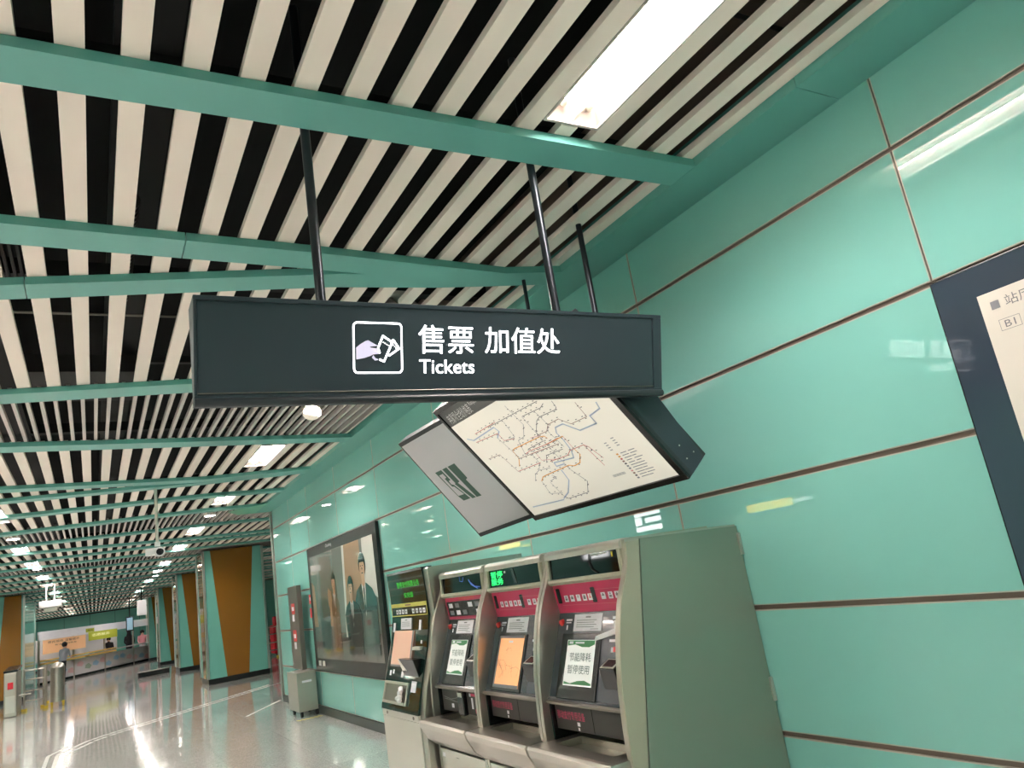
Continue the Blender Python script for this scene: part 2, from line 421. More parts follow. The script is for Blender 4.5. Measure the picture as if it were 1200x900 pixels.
MB().path([(-6, 1.75, 3.72), (2.8, 1.78, 3.72)], .012).build('conduit', 'duct_mid', ce)

# ================================================================== LIGHTS
def make_light(x, y):
    L_, W2 = LLEN/2, .134
    o = thing('ceiling_light', '', 'ceiling light', (x, y, ZS))
    z0 = ZS-.003
    mb = MB(); zt = ZS+.085
    # flange
    for (a, b, c, d) in [(-W2-.006, -W2+.004, -L_-.01, L_+.01), (W2-.004, W2+.006, -L_-.01, L_+.01), (-W2, W2, -L_-.01, -L_+.004), (-W2, W2, L_-.004, L_+.01)]:
        mb.box(x+a, x+b, y+c, y+d, z0, z0+.012)
    mb.build('rim', 'fixture_white', o)
    # double trough reflector: sloping sides, low ridge in the middle, sloping ends
    mb = MB(); yi = L_-.05
    sec = [(-W2, z0+.004), (-.095, zt), (-.04, zt), (0, z0+.02), (.04, zt), (.095, zt), (W2, z0+.004)]
    vs = []
    for (sx, sz) in sec:
        e = 0 if sz < ZS+.01 else .05
        vs += [(x+sx, y-L_+e, sz), (x+sx, y+L_-e, sz)]
    fs = [(2*i, 2*i+2, 2*i+3, 2*i+1) for i in range(len(sec)-1)]
    mb.add(vs, fs)
    for s_ in (0, 1):
        yy = y+(-L_ if s_ == 0 else L_)
        for q in (0, 3):
            b = [2*(q+i)+s_ for i in range(4)]
            vv = [vs[j] for j in b]
            lo0, lo1 = (vv[0][0], yy, z0+.004), (vv[3][0], yy, z0+.004)
            mb.add([lo0, vv[0], vv[1], vv[2], vv[3], lo1], [(0, 1, 2, 3, 4, 5) if s_ == 0 else (5, 4, 3, 2, 1, 0)])
    mb.build('reflector', 'reflector_satin', o)
    MB().box(x-W2, x+W2, y-L_, y+L_, zt+.004, zt+.03).build('housing', 'fixture_white', o)
    for sx in (-.067, .067):
        tb = MB().tube((x+sx, y-L_+.085, zt-.03), (x+sx, y+L_-.085, zt-.03), .0135, 10).build('tube', 'tube_glow', o, smooth=True)
        for e in (-1, 1):
            MB().tube((x+sx, y+e*(L_-.085), zt-.03), (x+sx, y+e*(L_-.045), zt-.028), .0155, 10).build('tube_cap', 'tube_cap', tb, smooth=True)
    return o
L0 = make_light(LROWS['right'], LY[1])
order = ['first', 'second', 'third', 'fourth', 'fifth', 'sixth', 'seventh', 'eighth', 'ninth', 'tenth', 'eleventh', 'twelfth', 'thirteenth', 'fourteenth', 'fifteenth', 'sixteenth']
for rn, lx in LROWS.items():
    for k, ly in enumerate(LY):
        if rn == 'inner' and ly > 22: continue
        if rn == 'right' and k == 1: o = L0
        else: o = dup(L0, None); o.location = (lx, ly, ZS)
        if rn == 'right' and k == 1: lb = 'nearest recessed ceiling light with two bright tubes, at the top of the picture'
        elif rn == 'right' and k == 0: lb = 'recessed twin tube light behind the viewer in the row near the teal wall'
        else: lb = 'recessed twin tube light, %s along the row %s' % (order[k-1] if k else 'hindmost', {'right': 'nearest the teal wall', 'left': 'left of the hall centre', 'inner': 'added out of view between the hall centre and the gates', 'outer': 'added out of view far left over the gates', 'edge': 'added out of view along the left wall'}[rn])
        tag(o, lb, 'ceiling light', 'recessed ceiling lights in rows')
# downlights in the thin slat bays
DL = [(1.86, 6.95, 'spot', 'small white tilted spotlight under the thin slats beside the ticket sign'), (1.83, 14.3, 'disc', 'round downlight in the second thin slat bay near the wall end'), (-1.15, 15.0, 'disc', 'round downlight in the thin slat bay at the left'), (-1.15, 21.3, 'disc', 'far round downlight at the left of the hall'), (1.9, 29.3, 'disc', 'farthest round downlight toward the columns')]
for x, y, k, lb in DL:
    o = thing('downlight', lb, 'downlight', (x, y, ZS), 'downlights in the thin slat bays')
    if k == 'spot':
        MB().tube((x, y, ZS-.001), (x-.0, y, ZS+.05), .05, 14).build('mount', 'slat_narrow', o, smooth=True)
        MB().tube((x+.01, y+.05, ZS+.03), (x-.01, y-.02, ZS-.055), .075, 20, .088).build('lamp_head', 'slat_white', o, smooth=True)
        MB().tube((x-.0102, y-.0207, ZS-.0555), (x-.0108, y-.022, ZS-.058), .078, 20).build('lens', 'downlight_glow', o)
    else:
        MB().tube((x, y, ZS-.012), (x, y, ZS+.05), .1, 20).build('mount', 'slat_white', o, smooth=True)
        MB().tube((x, y, ZS-.014), (x, y, ZS-.0125), .085, 20).build('lens', 'downlight_glow', o)

# ================================================================== TICKET SIGN
sg = thing('hanging_sign', 'long dark hanging box sign with a white hand and tickets symbol reading Tickets', 'sign', (1.30, 2.5, 2.22))
xl, xr = .298, 2.307
yt, zt_, ybm, zbm = 2.460, 2.575, 2.560, 2.222          # top front edge, bottom front edge (the face leans out)
U = Vector((xr-xl, 0, 0)); V = Vector((0, yt-ybm, zt_-zbm)); Fs = Frame((xl, ybm, zbm), U, V)
Nn = Fs.N
back = -Nn*.16
MB().prism([Fs.p(0, 0, -.006), Fs.p(0, 1, -.006), (xl, 2.592, zt_), (xl, 2.592, zbm-.004)], (xr-xl, 0, 0)).build('box', 'sign_black', sg, bevel=.003)
slab('face_panel', Fs, 'sign_black', sg, t=.004, off=-.005, a=(.006, .974, .09, .955))
for (a, nm) in [((0, 1, .0, .085), 'bottom_rail'), ((0, 1, .958, 1), 'top_rail'), ((0, .005, .085, .958), 'side_rail'), ((.976, 1, .085, .958), 'side_rail')]:
    slab(nm, Fs, 'sign_black', sg, t=.010, off=-.006, a=a, bevel=.002)
MB().tube(Fs.p(.0, .02, .0), Fs.p(1, .02, .0), .016, 14).build('rounded_edge', 'frame_black', sg, smooth=True)
MB().tube(Fs.p(.0, .105, .0), Fs.p(.975, .105, .0), .0022, 8).build('seam', 'steel_dark', sg)
for x, y in ((.735, 2.50), (1.80, 2.50)):
    pass
def rod(x, y, z0, z1, r, par, nm='hanger_rod'): return MB().tube((x, y, z0), (x, y, z1), r, 16).build(nm, 'rod', par, smooth=True)
for x, y in ((.745, 2.53), (1.781, 2.53)):
    rod(x, y, zt_-.001, 3.9, .0185, sg)
    MB().tube((x, y, zt_-.002), (x, y, zt_+.012), .03, 16).build('flange', 'rod', sg, smooth=True)
# letters: px boxes on the sign face (u,v fractions)
def fpx(u, v):                      # photograph position on the face as fractions of its width and height
    return u, v
T1 = Fs.sub(.398, .5157, .489, .789); T2 = Fs.sub(.5414, .7207, .497, .789)
o_ = text('lettering', '售票', T1, 'sign_glow', sg); o_ = text('lettering', '加值处', T2, 'sign_glow', sg)
text('lettering', 'Tickets', Fs.sub(.399, .5163, .277, .424), 'sign_glow', sg)
# pictogram: rounded square outline, hand, two tickets
I = Fs.sub(.2695, .3655, .28, .802)
def rr(a0, a1, b0, b1, r, n=5):
    out = []
    for cx, cy, t0 in ((a1-r, b0+r, -90), (a1-r, b1-r, 0), (a0+r, b1-r, 90), (a0+r, b0+r, 180)):
        for i in range(n+1): t_ = math.radians(t0+90*i/n); out.append((cx+r*math.cos(t_), cy+r*math.sin(t_)))
    return out
oa, ob_ = rr(0, 1, 0, 1, .09), rr(.03, .97, .03, .97, .065)
flat('symbol_border', I, [[oa[i], oa[(i+1) % len(oa)], ob_[(i+1) % len(oa)], ob_[i]] for i in range(len(oa))], 'sign_glow', sg)
flat('hand_symbol', I, [[(.06, .27), (.22, .30), (.34, .34), (.40, .37), (.50, .38), (.53, .42), (.52, .47), (.46, .49), (.36, .50), (.33, .52), (.42, .53), (.50, .54), (.42, .58), (.30, .645), (.24, .625), (.15, .57), (.06, .50)],
     [(.40, .36), (.44, .30), (.50, .28), (.49, .26), (.43, .25), (.37, .31)]], 'hand_glow', sg)
tk1 = [(.49, .50), (.58, .72), (.82, .57), (.63, .24), (.53, .28)]
flat('ticket_symbol', I, LP(line_polys(I, [(.53, .40), (.50, .50), (.60, .735), (.79, .61), (.615, .235), (.53, .27)], .0062)+line_polys(I, [(.77, .58), (.81, .66), (.93, .49), (.72, .35)], .0062)
     + [rect(.60+i*.035, .618+i*.035, .60-.02*i, .615-.02*i) for i in range(4)]+[rect(.80+i*.03, .815+i*.03, .55-.03*i, .565-.03*i) for i in range(3)]), 'sign_glow', sg)

# ================================================================== MAP LIGHT BOX
mp = thing('hanging_map_box', 'tilted hanging light box showing the metro price map, under the ticket sign', 'map box', (2.4, 3.4, 2.2))
yn, yf = 2.64, 4.10                 # near and far end of the box
xb_, zb_, xt_, zt2 = 2.425, 1.855, 1.858, 2.536      # face bottom edge and top edge
Fm = Frame((xb_+.02, yf, zb_-.024), (0, yn-yf, 0), (xt_-xb_-.04, 0, zt2-zb_+.048))
dep = .16
if Fm.N.x > 0: raise Exception('map frame flipped')
MB().prism([Fm.p(a, b, -.012) for a, b in rect(0, 1, 0, 1)], -Fm.N*dep).build('case', 'frame_black', mp, bevel=.004)
for a, nm in [((0, 1, 0, .035), 'frame_rail'), ((0, 1, .965, 1), 'frame_rail'), ((0, .018, .035, .965), 'frame_rail'), ((.972, 1, .035, .965), 'frame_rail')]:
    slab(nm, Fm, 'near_black', mp, t=.018, off=-.012, a=a, bevel=.003)
P_ = Fm.sub(.018, .972, .035, .965)
slab('map_sheet', P_, 'map_paper', mp, t=.004, off=-.008, a=(0, 1, 0, .872), label='pale lit sheet of metro lines')
slab('title_strip', P_, 'strip_grey', mp, t=.004, off=-.008, a=(0, 1, .872, 1))
text('title_lettering', '冉家坝全线价格表', P_.sub(.03, .25, .885, .965), 'white_plastic', mp, off=-.003)
text('title_lettering', 'Ranjiaba Fare Map', P_.sub(.26, .44, .925, .965), 'white_plastic', mp, off=-.003)
# plan of the lines; u runs from far to near end, v bottom to top of the sheet: traced as straight runs
A = Fm.sub(.018, .972, .035, .965*.90+.0)
def uv(px, py):                      # drawing position on the sheet (0..100)
    return px/100., py/100.
lines_ = {
 'm_blue': (0.0075, [[(0.921, 0.58),(0.913, 0.539),(0.84, 0.523),(0.84, 0.466),(0.733, 0.466),(0.678, 0.547),(0.624, 0.546),(0.604, 0.51),(0.607, 0.447),(0.598, 0.369),(0.575, 0.317),(0.442, 0.333),(0.437, 0.303),(0.491, 0.301)], [(0.445, 0.267),(0.435, 0.183),(0.364, 0.099),(0.303, 0.065)], [(0.047, 0.07),(0.296, 0.056)], [(0.036, 0.741),(0.072, 0.71),(0.28, 0.727),(0.29, 0.686),(0.244, 0.65)]]),
 'm_orange': (0.0055, [[(0.266, 0.525),(0.288, 0.531),(0.494, 0.534),(0.524, 0.525),(0.531, 0.505)], [(0.487, 0.469),(0.555, 0.472),(0.621, 0.476)], [(0.213, 0.4),(0.257, 0.455),(0.262, 0.521)], [(0.62, 0.369),(0.625, 0.325),(0.584, 0.271),(0.539, 0.264),(0.512, 0.281),(0.332, 0.27),(0.299, 0.266),(0.266, 0.24)]]),
 'm_red': (0.0036, [[(0.123, 0.747),(0.318, 0.754)], [(0.078, 0.689),(0.27, 0.677),(0.269, 0.613),(0.343, 0.593)], [(0.324, 0.464),(0.363, 0.474),(0.497, 0.469),(0.587, 0.478)], [(0.428, 0.351),(0.555, 0.347),(0.592, 0.372),(0.686, 0.373),(0.702, 0.35),(0.725, 0.249)], [(0.686, 0.373),(0.697, 0.201)], [(0.175, 0.369),(0.364, 0.368)]]),
 'm_brown': (0.0034, [[(0.497, 0.549),(0.562, 0.547),(0.601, 0.583),(0.679, 0.587),(0.72, 0.525),(0.824, 0.527),(0.829, 0.633)], [(0.055, 0.54),(0.157, 0.535),(0.175, 0.369)], [(0.261, 0.453),(0.566, 0.441)]]),
 'm_dark': (0.0034, [[(0.253, 0.746),(0.319, 0.744),(0.654, 0.745)], [(0.503, 0.703),(0.641, 0.698),(0.673, 0.714)], [(0.726, 0.703),(0.72, 0.658),(0.706, 0.646),(0.592, 0.65),(0.561, 0.636),(0.502, 0.572),(0.497, 0.549)], [(0.5, 0.244),(0.532, 0.134),(0.478, 0.057),(0.333, 0.054),(0.317, 0.083)], [(0.366, 0.489),(0.492, 0.498)], [(0.4, 0.352),(0.439, 0.4),(0.559, 0.398)]]),
 'm_grey': (0.0028, [[(0.5, 0.7),(0.497, 0.549),(0.495, 0.375),(0.5, 0.244)], [(0.462, 0.816),(0.469, 0.653),(0.408, 0.578),(0.355, 0.571),(0.317, 0.456)], [(0.593, 0.69),(0.601, 0.583),(0.568, 0.544),(0.577, 0.41)], [(0.242, 0.65),(0.265, 0.457)], [(0.227, 0.255),(0.271, 0.306),(0.315, 0.322),(0.395, 0.31)], [(0.266, 0.24),(0.247, 0.131),(0.327, 0.107)], [(0.319, 0.218),(0.38, 0.233),(0.361, 0.258)], [(0.312, 0.21),(0.317, 0.083)], [(0.37, 0.728),(0.354, 0.605),(0.277, 0.604)], [(0.36, 0.447),(0.356, 0.371),(0.322, 0.33)]]),
 'm_pink': (0.0034, [[(0.44, 0.551),(0.5, 0.542)], [(0.353, 0.451),(0.478, 0.446)], [(0.621, 0.476),(0.62, 0.369)], [(0.389, 0.445),(0.385, 0.381),(0.476, 0.351)]]),
}
for mm, (wd, pl) in lines_.items():
    for l in pl: flat('map_line', P_, line_polys(P_, l, wd), mm, mp, off=-.0036+.0002*(list(lines_).index(mm) % 4))
tk = []
rnd = random.Random(3)
for mm, (wd, pl) in lines_.items():
    if mm == 'm_blue': continue
    for l in pl:
        for (x0, y0), (x1, y1) in zip(l, l[1:]):
            n = max(1, int(math.hypot((x1-x0)*1.8, y1-y0)/.035))
            for i in range(n):
                a, b = x0+(x1-x0)*(i+.5)/n, y0+(y1-y0)*(i+.5)/n
                sgn = 1 if i % 2 else -1
                tk.append(rect(a+.006*sgn, a+.006*sgn+.009, b+.010*sgn, b+.010*sgn+.005))
flat('station_names', P_, tk, 'm_dark', mp, off=-.003)
lg = []; 
for i in range(11):
    b = .235-i*.0185
    flat('legend_mark', P_, [rect(.80, .812, b, b+.011)], ['m_orange', 'm_orange', 'm_red', 'm_brown', 'm_dark', 'm_grey', 'm_grey', 'm_pink', 'm_brown', 'm_dark', 'm_grey'][i], mp, off=-.003)
    lg.append(rect(.825, .825+.03+.02*rnd.random(), b+.003, b+.008)); lg.append(rect(.87, .87+.02+.03*rnd.random(), b+.003, b+.008))
for i in range(4):
    lg.append(rect(.79, .805, .33-i*.018, .335-i*.018)); lg.append(rect(.84, .857, .345-i*.018, .35-i*.018))
for i in range(3): lg.append(rect(.69, .765, .105+i*.006, .108+i*.006))
flat('legend_text', P_, lg, 'm_grey', mp, off=-.003)
# near end cap, thick and dark, with screws
MB().prism([Fm.p(1, 0, -.03)+Vector((0, -.001, 0)), Fm.p(1, 1, -.03)+Vector((0, -.001, 0)), Fm.p(1, .80, -.225)+Vector((0, -.001, 0)), Fm.p(1, 0, -.15)+Vector((0, -.001, 0))], (0, .05, 0)).build('end_cap', 'sign_black', mp, bevel=.003)
MB().prism([Fm.p(1, .01, -.10)+Vector((0, .05, 0)), Fm.p(1, .99, -.10)+Vector((0, .05, 0)), Fm.p(1, .74, -.21)+Vector((0, .05, 0)), Fm.p(1, .02, -.14)+Vector((0, .05, 0))], (0, yf-yn-.07, 0)).build('back_case', 'frame_black', mp)
for (x, z) in ((2.42, 1.99), (2.50, 1.955), (2.45, 1.925)):
    MB().tube((x, yn-.003, z), (x, yn, z), .004, 8).build('screw', 'steel_light', mp)
rod(2.40, 3.05, 2.1, 3.9, .016, mp); rod(2.41, 3.72, 2.1, 3.31, .012, mp)
# the grey header wing at the far end with the emblem
G = Frame((xb_+.0, 4.60, zb_-.055), (.0, -.50, .028), (xt_-xb_-.02, .02, zt2-zb_+.02))
G = Frame((2.315, 4.66, 1.815), (.115, -.565, .045), (-.50, -.0, .655))
MB().prism([G.p(a, b, -.006) for a, b in rect(-.02, 1.0, -.02, 1.02)], -G.N*.10).build('wing_case', 'frame_black', mp, bevel=.003)
slab('wing_panel', G, 'panel_grey', mp, t=.004, off=-.005, a=(.015, .97, .02, .985), label='grey end panel with a dark angular emblem')
E_ = G.sub(.17, .56, .34, .66)
emb = [[(0.08, 0.181), (0.151, 0.001), (0.48, -0.011), (0.308, 0.488), (0.227, 0.537), (0.231, 0.65), (0.339, 0.65), (0.311, 0.997), (0.0, 1.0)],
       [(0.412, 0.511), (0.36, 0.515), (0.548, -0.034), (0.718, -0.042), (0.517, 0.502), (0.618, 0.516), (0.591, 0.998), (0.375, 0.997)],
       [(0.749, -0.046), (0.97, -0.059), (0.911, 0.491), (1.015, 0.514), (1.0, 1.0), (0.655, 0.998)]]
flat('emblem', E_, [[(0.111, 0.176), (0.385, 0.159), (0.263, 0.447), (0.185, 0.474), (0.165, 0.744), (0.266, 0.758), (0.254, 0.889), (0.061, 0.888)]], 'panel_grey', mp, off=.0010)
flat('emblem', E_, emb, 'print_darkgreen', mp, off=.0005)

# ================================================================== STATION PLAN ON THE WALL
sp = thing('station_plan_board', 'framed station hall plan on the teal wall, at the right edge of the picture', 'plan board', (2.87, .7, 1.2))
Fp = Frame((2.875, 1.53, 1.19), (0, -1.68-.0, 0), (0, 0, 1.175))
MB().box(2.846, 2.880, -.14, 1.535, 1.185, 2.362).build('case', 'near_black', sp, bevel=.004)
Fp = Frame((2.846, 1.528, 1.192), (0, -1.66, 0), (0, 0, 1.163))
slab('glass_border', Fp, 'plan_frame', sp, t=.002)
flat('plan_sheet', Fp, [rect(.088, .95, .06, .905)], 'map_paper_b', sp, off=.0028)
def onp(y, z): return ((1.528-y)/1.66, (z-1.192)/1.163)
def pr(name, y0, y1, z0, z1, m, off=.0034):
    a0, b0 = onp(y0, z0); a1, b1 = onp(y1, z1); return flat(name, Fp, [rect(a0, a1, b0, b1)], m, sp, off=off)
def prt(body, y0, y1, z0, z1, m='print_grey'):
    a0, b0 = onp(y0, z0); a1, b1 = onp(y1, z1); return text('lettering', body, Fp.sub(a0, a1, b0, b1), m, sp, off=.0036)
pr('heading_mark', 1.345, 1.315, 2.178, 2.208, 'm_grey'); prt('站厅平面示意图', 1.295, .965, 2.176, 2.216)
a0, b0 = onp(1.335, 2.095); a1, b1 = onp(1.265, 2.135)
flat('level_box', Fp, line_polys(Fp, [(a0, b0), (a1, b0), (a1, b1), (a0, b1), (a0, b0)], .0015), 'print_grey', sp, off=.0036)
prt('B1', 1.318, 1.282, 2.103, 2.128)
pr('heading_mark', 1.345, 1.315, 1.725, 1.755, 'm_grey'); prt('车站周边示意图', 1.295, .965, 1.722, 1.762)
pr('exit_mark', 1.14, .99, 2.02, 2.05, 'm_yellow')
a0, b0 = onp(1.235, 1.93); a1, b1 = onp(.3, 2.02)
flat('plan_outline', Fp, line_polys(Fp, [(a0, b0), (a1, b0), (a1, b1), (a0, b1), (a0, b0)], .0014), 'print_grey', sp, off=.0036)
for (z, m, c) in ((1.993, 'm_blue', 1.185), (1.972, 'm_red', 1.175), (1.950, 'm_orange', 1.17)): pr('plan_mark', c, c-.02, z, z+.014, m)
pr('plan_band', 1.14, .3, 1.945, 1.96, 'm_orange')
flat('plan_text', Fp, [rect(onp(1.225, 0)[0], onp(1.19, 0)[0], onp(0, z)[1], onp(0, z+.006)[1]) for z in (1.997, 1.976, 1.954)], 'print_grey', sp, off=.0036)
rnd = random.Random(5)
for i in range(26):
    y = 1.15-rnd.random()*.95; z = 1.32+rnd.random()*.34; pr('street_block', y, y-.05-.05*rnd.random(), z, z+.02+.04*rnd.random(), rnd.choice(['m_green', 'm_grey', 'm_blue']))

# ================================================================== TICKET MACHINES
PITCH = .74
def pface(z):                       # x of the sloping face
    return 2.03+(z-.87)*(2.182-2.03)/(1.285-.87)
cheek = [(2.16, 1.604), (2.15, 1.50), (2.115, 1.42), (2.075, 1.33), (2.045, 1.23), (2.02, 1.12), (2.0, 1.0), (1.992, .9), (1.986, .80), (1.985, .70), (1.99, .60), (2.0, .5), (2.0, .04)]
def fine(pts, n=4):
    out = []
    P = [pts[0]]+pts+[pts[-1]]
    for i in range(1, len(P)-2):
        p0, p1, p2, p3 = P[i-1], P[i], P[i+1], P[i+2]
        for k in range(n):
            t = k/n
            out.append(tuple(.5*((2*p1[q])+(-p0[q]+p2[q])*t+(2*p0[q]-5*p1[q]+4*p2[q]-p3[q])*t*t+(-p0[q]+3*p1[q]-3*p2[q]+p3[q])*t**3) for q in (0, 1)))
    return out+[pts[-1]]
cheek = fine(cheek, 3)
def machine(y0, label, variant, endcap=False):
    y1 = y0+PITCH-.006
    o = thing('ticket_machine', label, 'ticket machine', (2.45, (y0+y1)/2, 0), 'steel ticket machines side by side')
    def fr(ya, yb2, z0, z1):         # frame on the sloping face; u from far to near
        return Frame((pface(z0), yb2, z0), (0, ya-yb2, 0), (pface(z1)-pface(z0), 0, z1-z0))
    for s_, (ya, yb2) in enumerate(((y0, y0+.028), (y1-.028, y1))):
        MB().prof(cheek+[(2.875, .04), (2.875, 1.598), (2.2, 1.61)], ya, yb2).build('side_cheek', 'steel', o, smooth=True)
    ya, yb2 = y0+.028, y1-.028
    MB().prof([(2.26, .03), (2.875, .03), (2.875, 1.595), (2.24, 1.595)], ya, yb2).build('cabinet', 'steel_dark', o)
    # rounded top bar and frame around the display
    MB().prof([(2.24, 1.61), (2.17, 1.612), (2.15, 1.604), (2.14, 1.59), (2.142, 1.566), (2.24, 1.566)], ya-.006, yb2+.006).build('top_bar', 'steel_light', o, bevel=.003)
    MB().prof([(2.24, 1.47), (2.14, 1.462), (2.136, 1.445), (2.15, 1.432), (2.24, 1.43)], ya, yb2).build('display_sill', 'sage_light', o, bevel=.002)
    for a, b in ((ya, ya+.022), (yb2-.022, yb2)): MB().box(2.142, 2.24, a, b, 1.462, 1.57).build('display_side', 'sage_light', o)
    MB().prof([(2.24, 1.566), (2.155, 1.566), (2.152, 1.464), (2.24, 1.464)], ya+.022, yb2-.022).build('display', 'glass_black', o)
    # header panel
    hm = 'pink'
    MB().prof([(2.25, 1.435), (2.163, 1.435), (2.182, 1.285), (2.25, 1.285)], ya, yb2).build('header_panel', hm, o)
    Fh = Frame((2.182-.0005, yb2, 1.285), (0, ya-yb2, 0), (2.163-2.182, 0, .15))
    if variant != 1:
        flat('step_label', Fh, [rr(.03, .085, .34, .86, .02, 2), rr(.51, .565, .30, .80, .02, 2)], 'near_black', o, off=.001)
        for k, a in enumerate([.13, .215, .30, .385, .46, .63, .72, .80, .89]):
            s = flat('step_icon', Fh, [rect(a, a+.055, .38, .60)], 'paper', o, off=.001)
            flat('icon_print', Fh, [rect(a+.012, a+.042, .43+.03*(k % 3), .50+.03*(k % 2)), rect(a+.02, a+.035, .52, .57)], 'print_grey' if k != 4 else 'red_sticker', o, off=.0015)
        flat('fine_line', Fh, line_polys(Fh, [(.08, .27), (.95, .24)], .0012)+line_polys(Fh, [(.50, .72), (.95, .70)], .0012), 'm_pink', o, off=.001)
    else:
        flat('button_field', Fh, [rect(.03, .99, .13, .80)], 'near_black', o, off=.001)
        for r_ in range(2):
            for k in range(6): flat('step_icon', Fh, [rect(.07+k*.155, .07+k*.155+.095, .20+r_*.32, .40+r_*.32)], ['print_grey', 'paper', 'print_grey', 'screen_off', 'paper', 'print_grey'][(k+r_) % 6], o, off=.0016)
        flat('header_text', Fh, [rect(.35, .7, .87, .94)], 'm_red', o, off=.001)
    # main sloping face with a lip
    MB().prof([(2.30, 1.285), (pface(1.285), 1.285), (pface(.895), .895), (2.015, .878), (2.02, .868), (2.30, .868)], ya, yb2).build('front_face', 'tvm_face', o)
    MB().prof([(2.018, .885), (2.010, .877), (2.014, .866), (2.03, .866), (2.035, .885)], ya, yb2).build('lip', 'steel_dark', o)
    # recess under the lip
    MB().box(2.20, 2.26, ya, yb2, .66, .868).build('recess_back', 'tvm_low', o)
    # tray
    tr = MB().prof([(1.885, .688), (1.875, .675), (1.885, .64), (1.93, .56), (1.985, .515), (2.02, .50), (2.26, .50), (2.26, .655), (1.91, .655), (1.91, .688)], y0+.012, y1-.006).build('tray', 'steel', o, bevel=.003, smooth=True)
    MB().box(1.905, 1.985, y0+.012, y1-.006, .655, .6885).build('tray_rim', 'steel', tr)
    MB().box(2.14, 2.2, ya, yb2, .655, .6885).build('tray_rim', 'steel', tr)
    for a, b in ((ya, ya+.10), (yb2-.08, yb2)): MB().box(1.985, 2.14, a, b, .655, .6885).build('tray_rim', 'steel', tr)
    # plinth door below the tray
    d = MB().box(2.0, 2.02, ya+.004, yb2-.004, .06, .495).build('door', 'steel_light', o, bevel=.003)
    MB().tube((1.997, ya+.06, .30), (2.0, ya+.06, .30), .012, 12).build('lock', 'steel_dark', d)
    MB().box(1.9985, 2.0, yb2-.075, yb2-.03, .445, .47).build('asset_tag', 'paper', d)
    MB().box(2.03, 2.85, y0+.03, y1-.03, 0, .06).build('foot', 'near_black', o)
    # notice, screen, slots on the sloping face
    nf = fr(y0+.297, y0+.548, 1.196, 1.275)
    slab('notice', nf, 'paper', o, t=.0015, off=.002)
    flat('notice_text', nf, [rect(.42, .60, .78, .86)]+[rect(.10, .82-.08*(i % 2), .62-.13*i, .655-.13*i) for i in range(4)]+[rect(.62, .9, .10, .13)], 'print_grey', o, off=.0038)
    sf = fr(y0+.285, y0+.637, .892, 1.185)
    scr = MB(); 
    scr.prism([sf.p(a, b, .0) for a, b in rect(0, 1, 0, 1)], sf.N*.006)
    sb = scr.build('screen_bezel', 'near_black', o, bevel=.002)
    si = fr(y0+.300, y0+.615, .903, 1.178)
    slab('screen', si, 'screen_off', o, t=.002, off=.005)
    if variant in (1, 3):
        pf = fr(y0+.322, y0+.575, .95, 1.155)
        ps = slab('paper_notice', pf, 'paper_gloss', o, t=.0015, off=.0085, label='white and green out of use notice taped over the screen')
        flat('notice_band', pf, [[(.02, .87), (.30, .90), (.55, .84), (.80, .84), (.98, .90), (.98, .985), (.02, .985)], [(.02, .03), (.98, .03), (.98, .07), (.75, .13), (.5, .11), (.25, .05), (.02, .09)]], 'print_green', o, off=.0106)
        text('notice_lettering', '节能降耗', pf.sub(.13, .90, .53, .72), 'print_darkgreen', o, off=.011)
        text('notice_lettering', '暂停使用', pf.sub(.11, .88, .26, .45), 'print_darkgreen', o, off=.011)
        flat('notice_logo', pf, [rect(.08, .22, .91, .965), rect(.30, .62, .915, .955)], 'paper', o, off=.0112)
    else:
        lf = fr(y0+.305, y0+.610, .908, 1.178)
        slab('map_screen', lf, 'screen_orange', o, t=.001, off=.0075, label='lit orange touch screen')
        flat('screen_bar', lf, [rect(0, 1, .95, 1), rect(0, 1, 0, .06), rect(0, .06, .06, .95)], 'print_grey', o, off=.0092)
        rl = random.Random(9); q = []
        for i in range(9):
            a, b = .1+.8*rl.random(), .15+.7*rl.random(); pth = [(a, b)]
            for j in range(4): a = min(.95, max(.08, a+(rl.random()-.5)*.45)); b = min(.93, max(.1, b+(rl.random()-.5)*.3)); pth.append((a, b))
            q += line_polys(lf, pth, .0018)
        flat('screen_lines', lf, LP(q), 'screen_line', o, off=.0094)
        flat('screen_logo', lf, [rect(.42, .58, .86, .90)], 'paper', o, off=.0096)
    b = pface(1.24)
    MB().tube((pface(1.24)-.012, y0+.665, 1.238), (pface(1.24)+.01, y0+.665, 1.242), .016, 14).build('call_button', 'red_sticker', o, smooth=True)
    flat('button_text', fr(y0+.55, y0+.69, 1.19, 1.28), [rect(.45, .85, .62, .72), rect(.45, .8, .50, .56), rect(.5, .6, .15, .40)], 'paper', o, off=.001)
    # bill slot
    bf = fr(y0+.05, y0+.24, 1.17, 1.26)
    flat('slot_text', bf, [rect(.15, .45, .85, 1.0), rect(.2, .42, .72, .78), rect(.10, .5, -.25, -.12), rect(.2, .34, -.75, -.5)], 'paper', o, off=.001)
    MB().prism([bf.p(a, b2, .0) for a, b2 in rect(.45, .98, .12, .42)], bf.N*.028).build('bill_slot', 'near_black', o, bevel=.003)
    if variant == 3:
        MB().prism([bf.p(a, b2, .03) for a, b2 in rect(.50, .97, .05, .72)], bf.N*.006).build('cover_plate', 'white_plastic', o, bevel=.002, label='white patch taped over the bill slot')
        MB().prism([bf.p(a, b2, .004) for a, b2 in [(-.50, -.22), (.50, .15), (.50, .45), (-.46, .02)]], bf.N*.006).build('tape', 'white_plastic', o)
    flat('slot_mark', bf, [rect(.30, .42, -.72, -.48)], 'red_sticker', o, off=.0015)
    # coin hopper: dark wedge with bright rim
    cf = fr(y0+.075, y0+.225, .95, 1.075)
    hz = MB(); a_ = cf.p(0, .35, 0); 
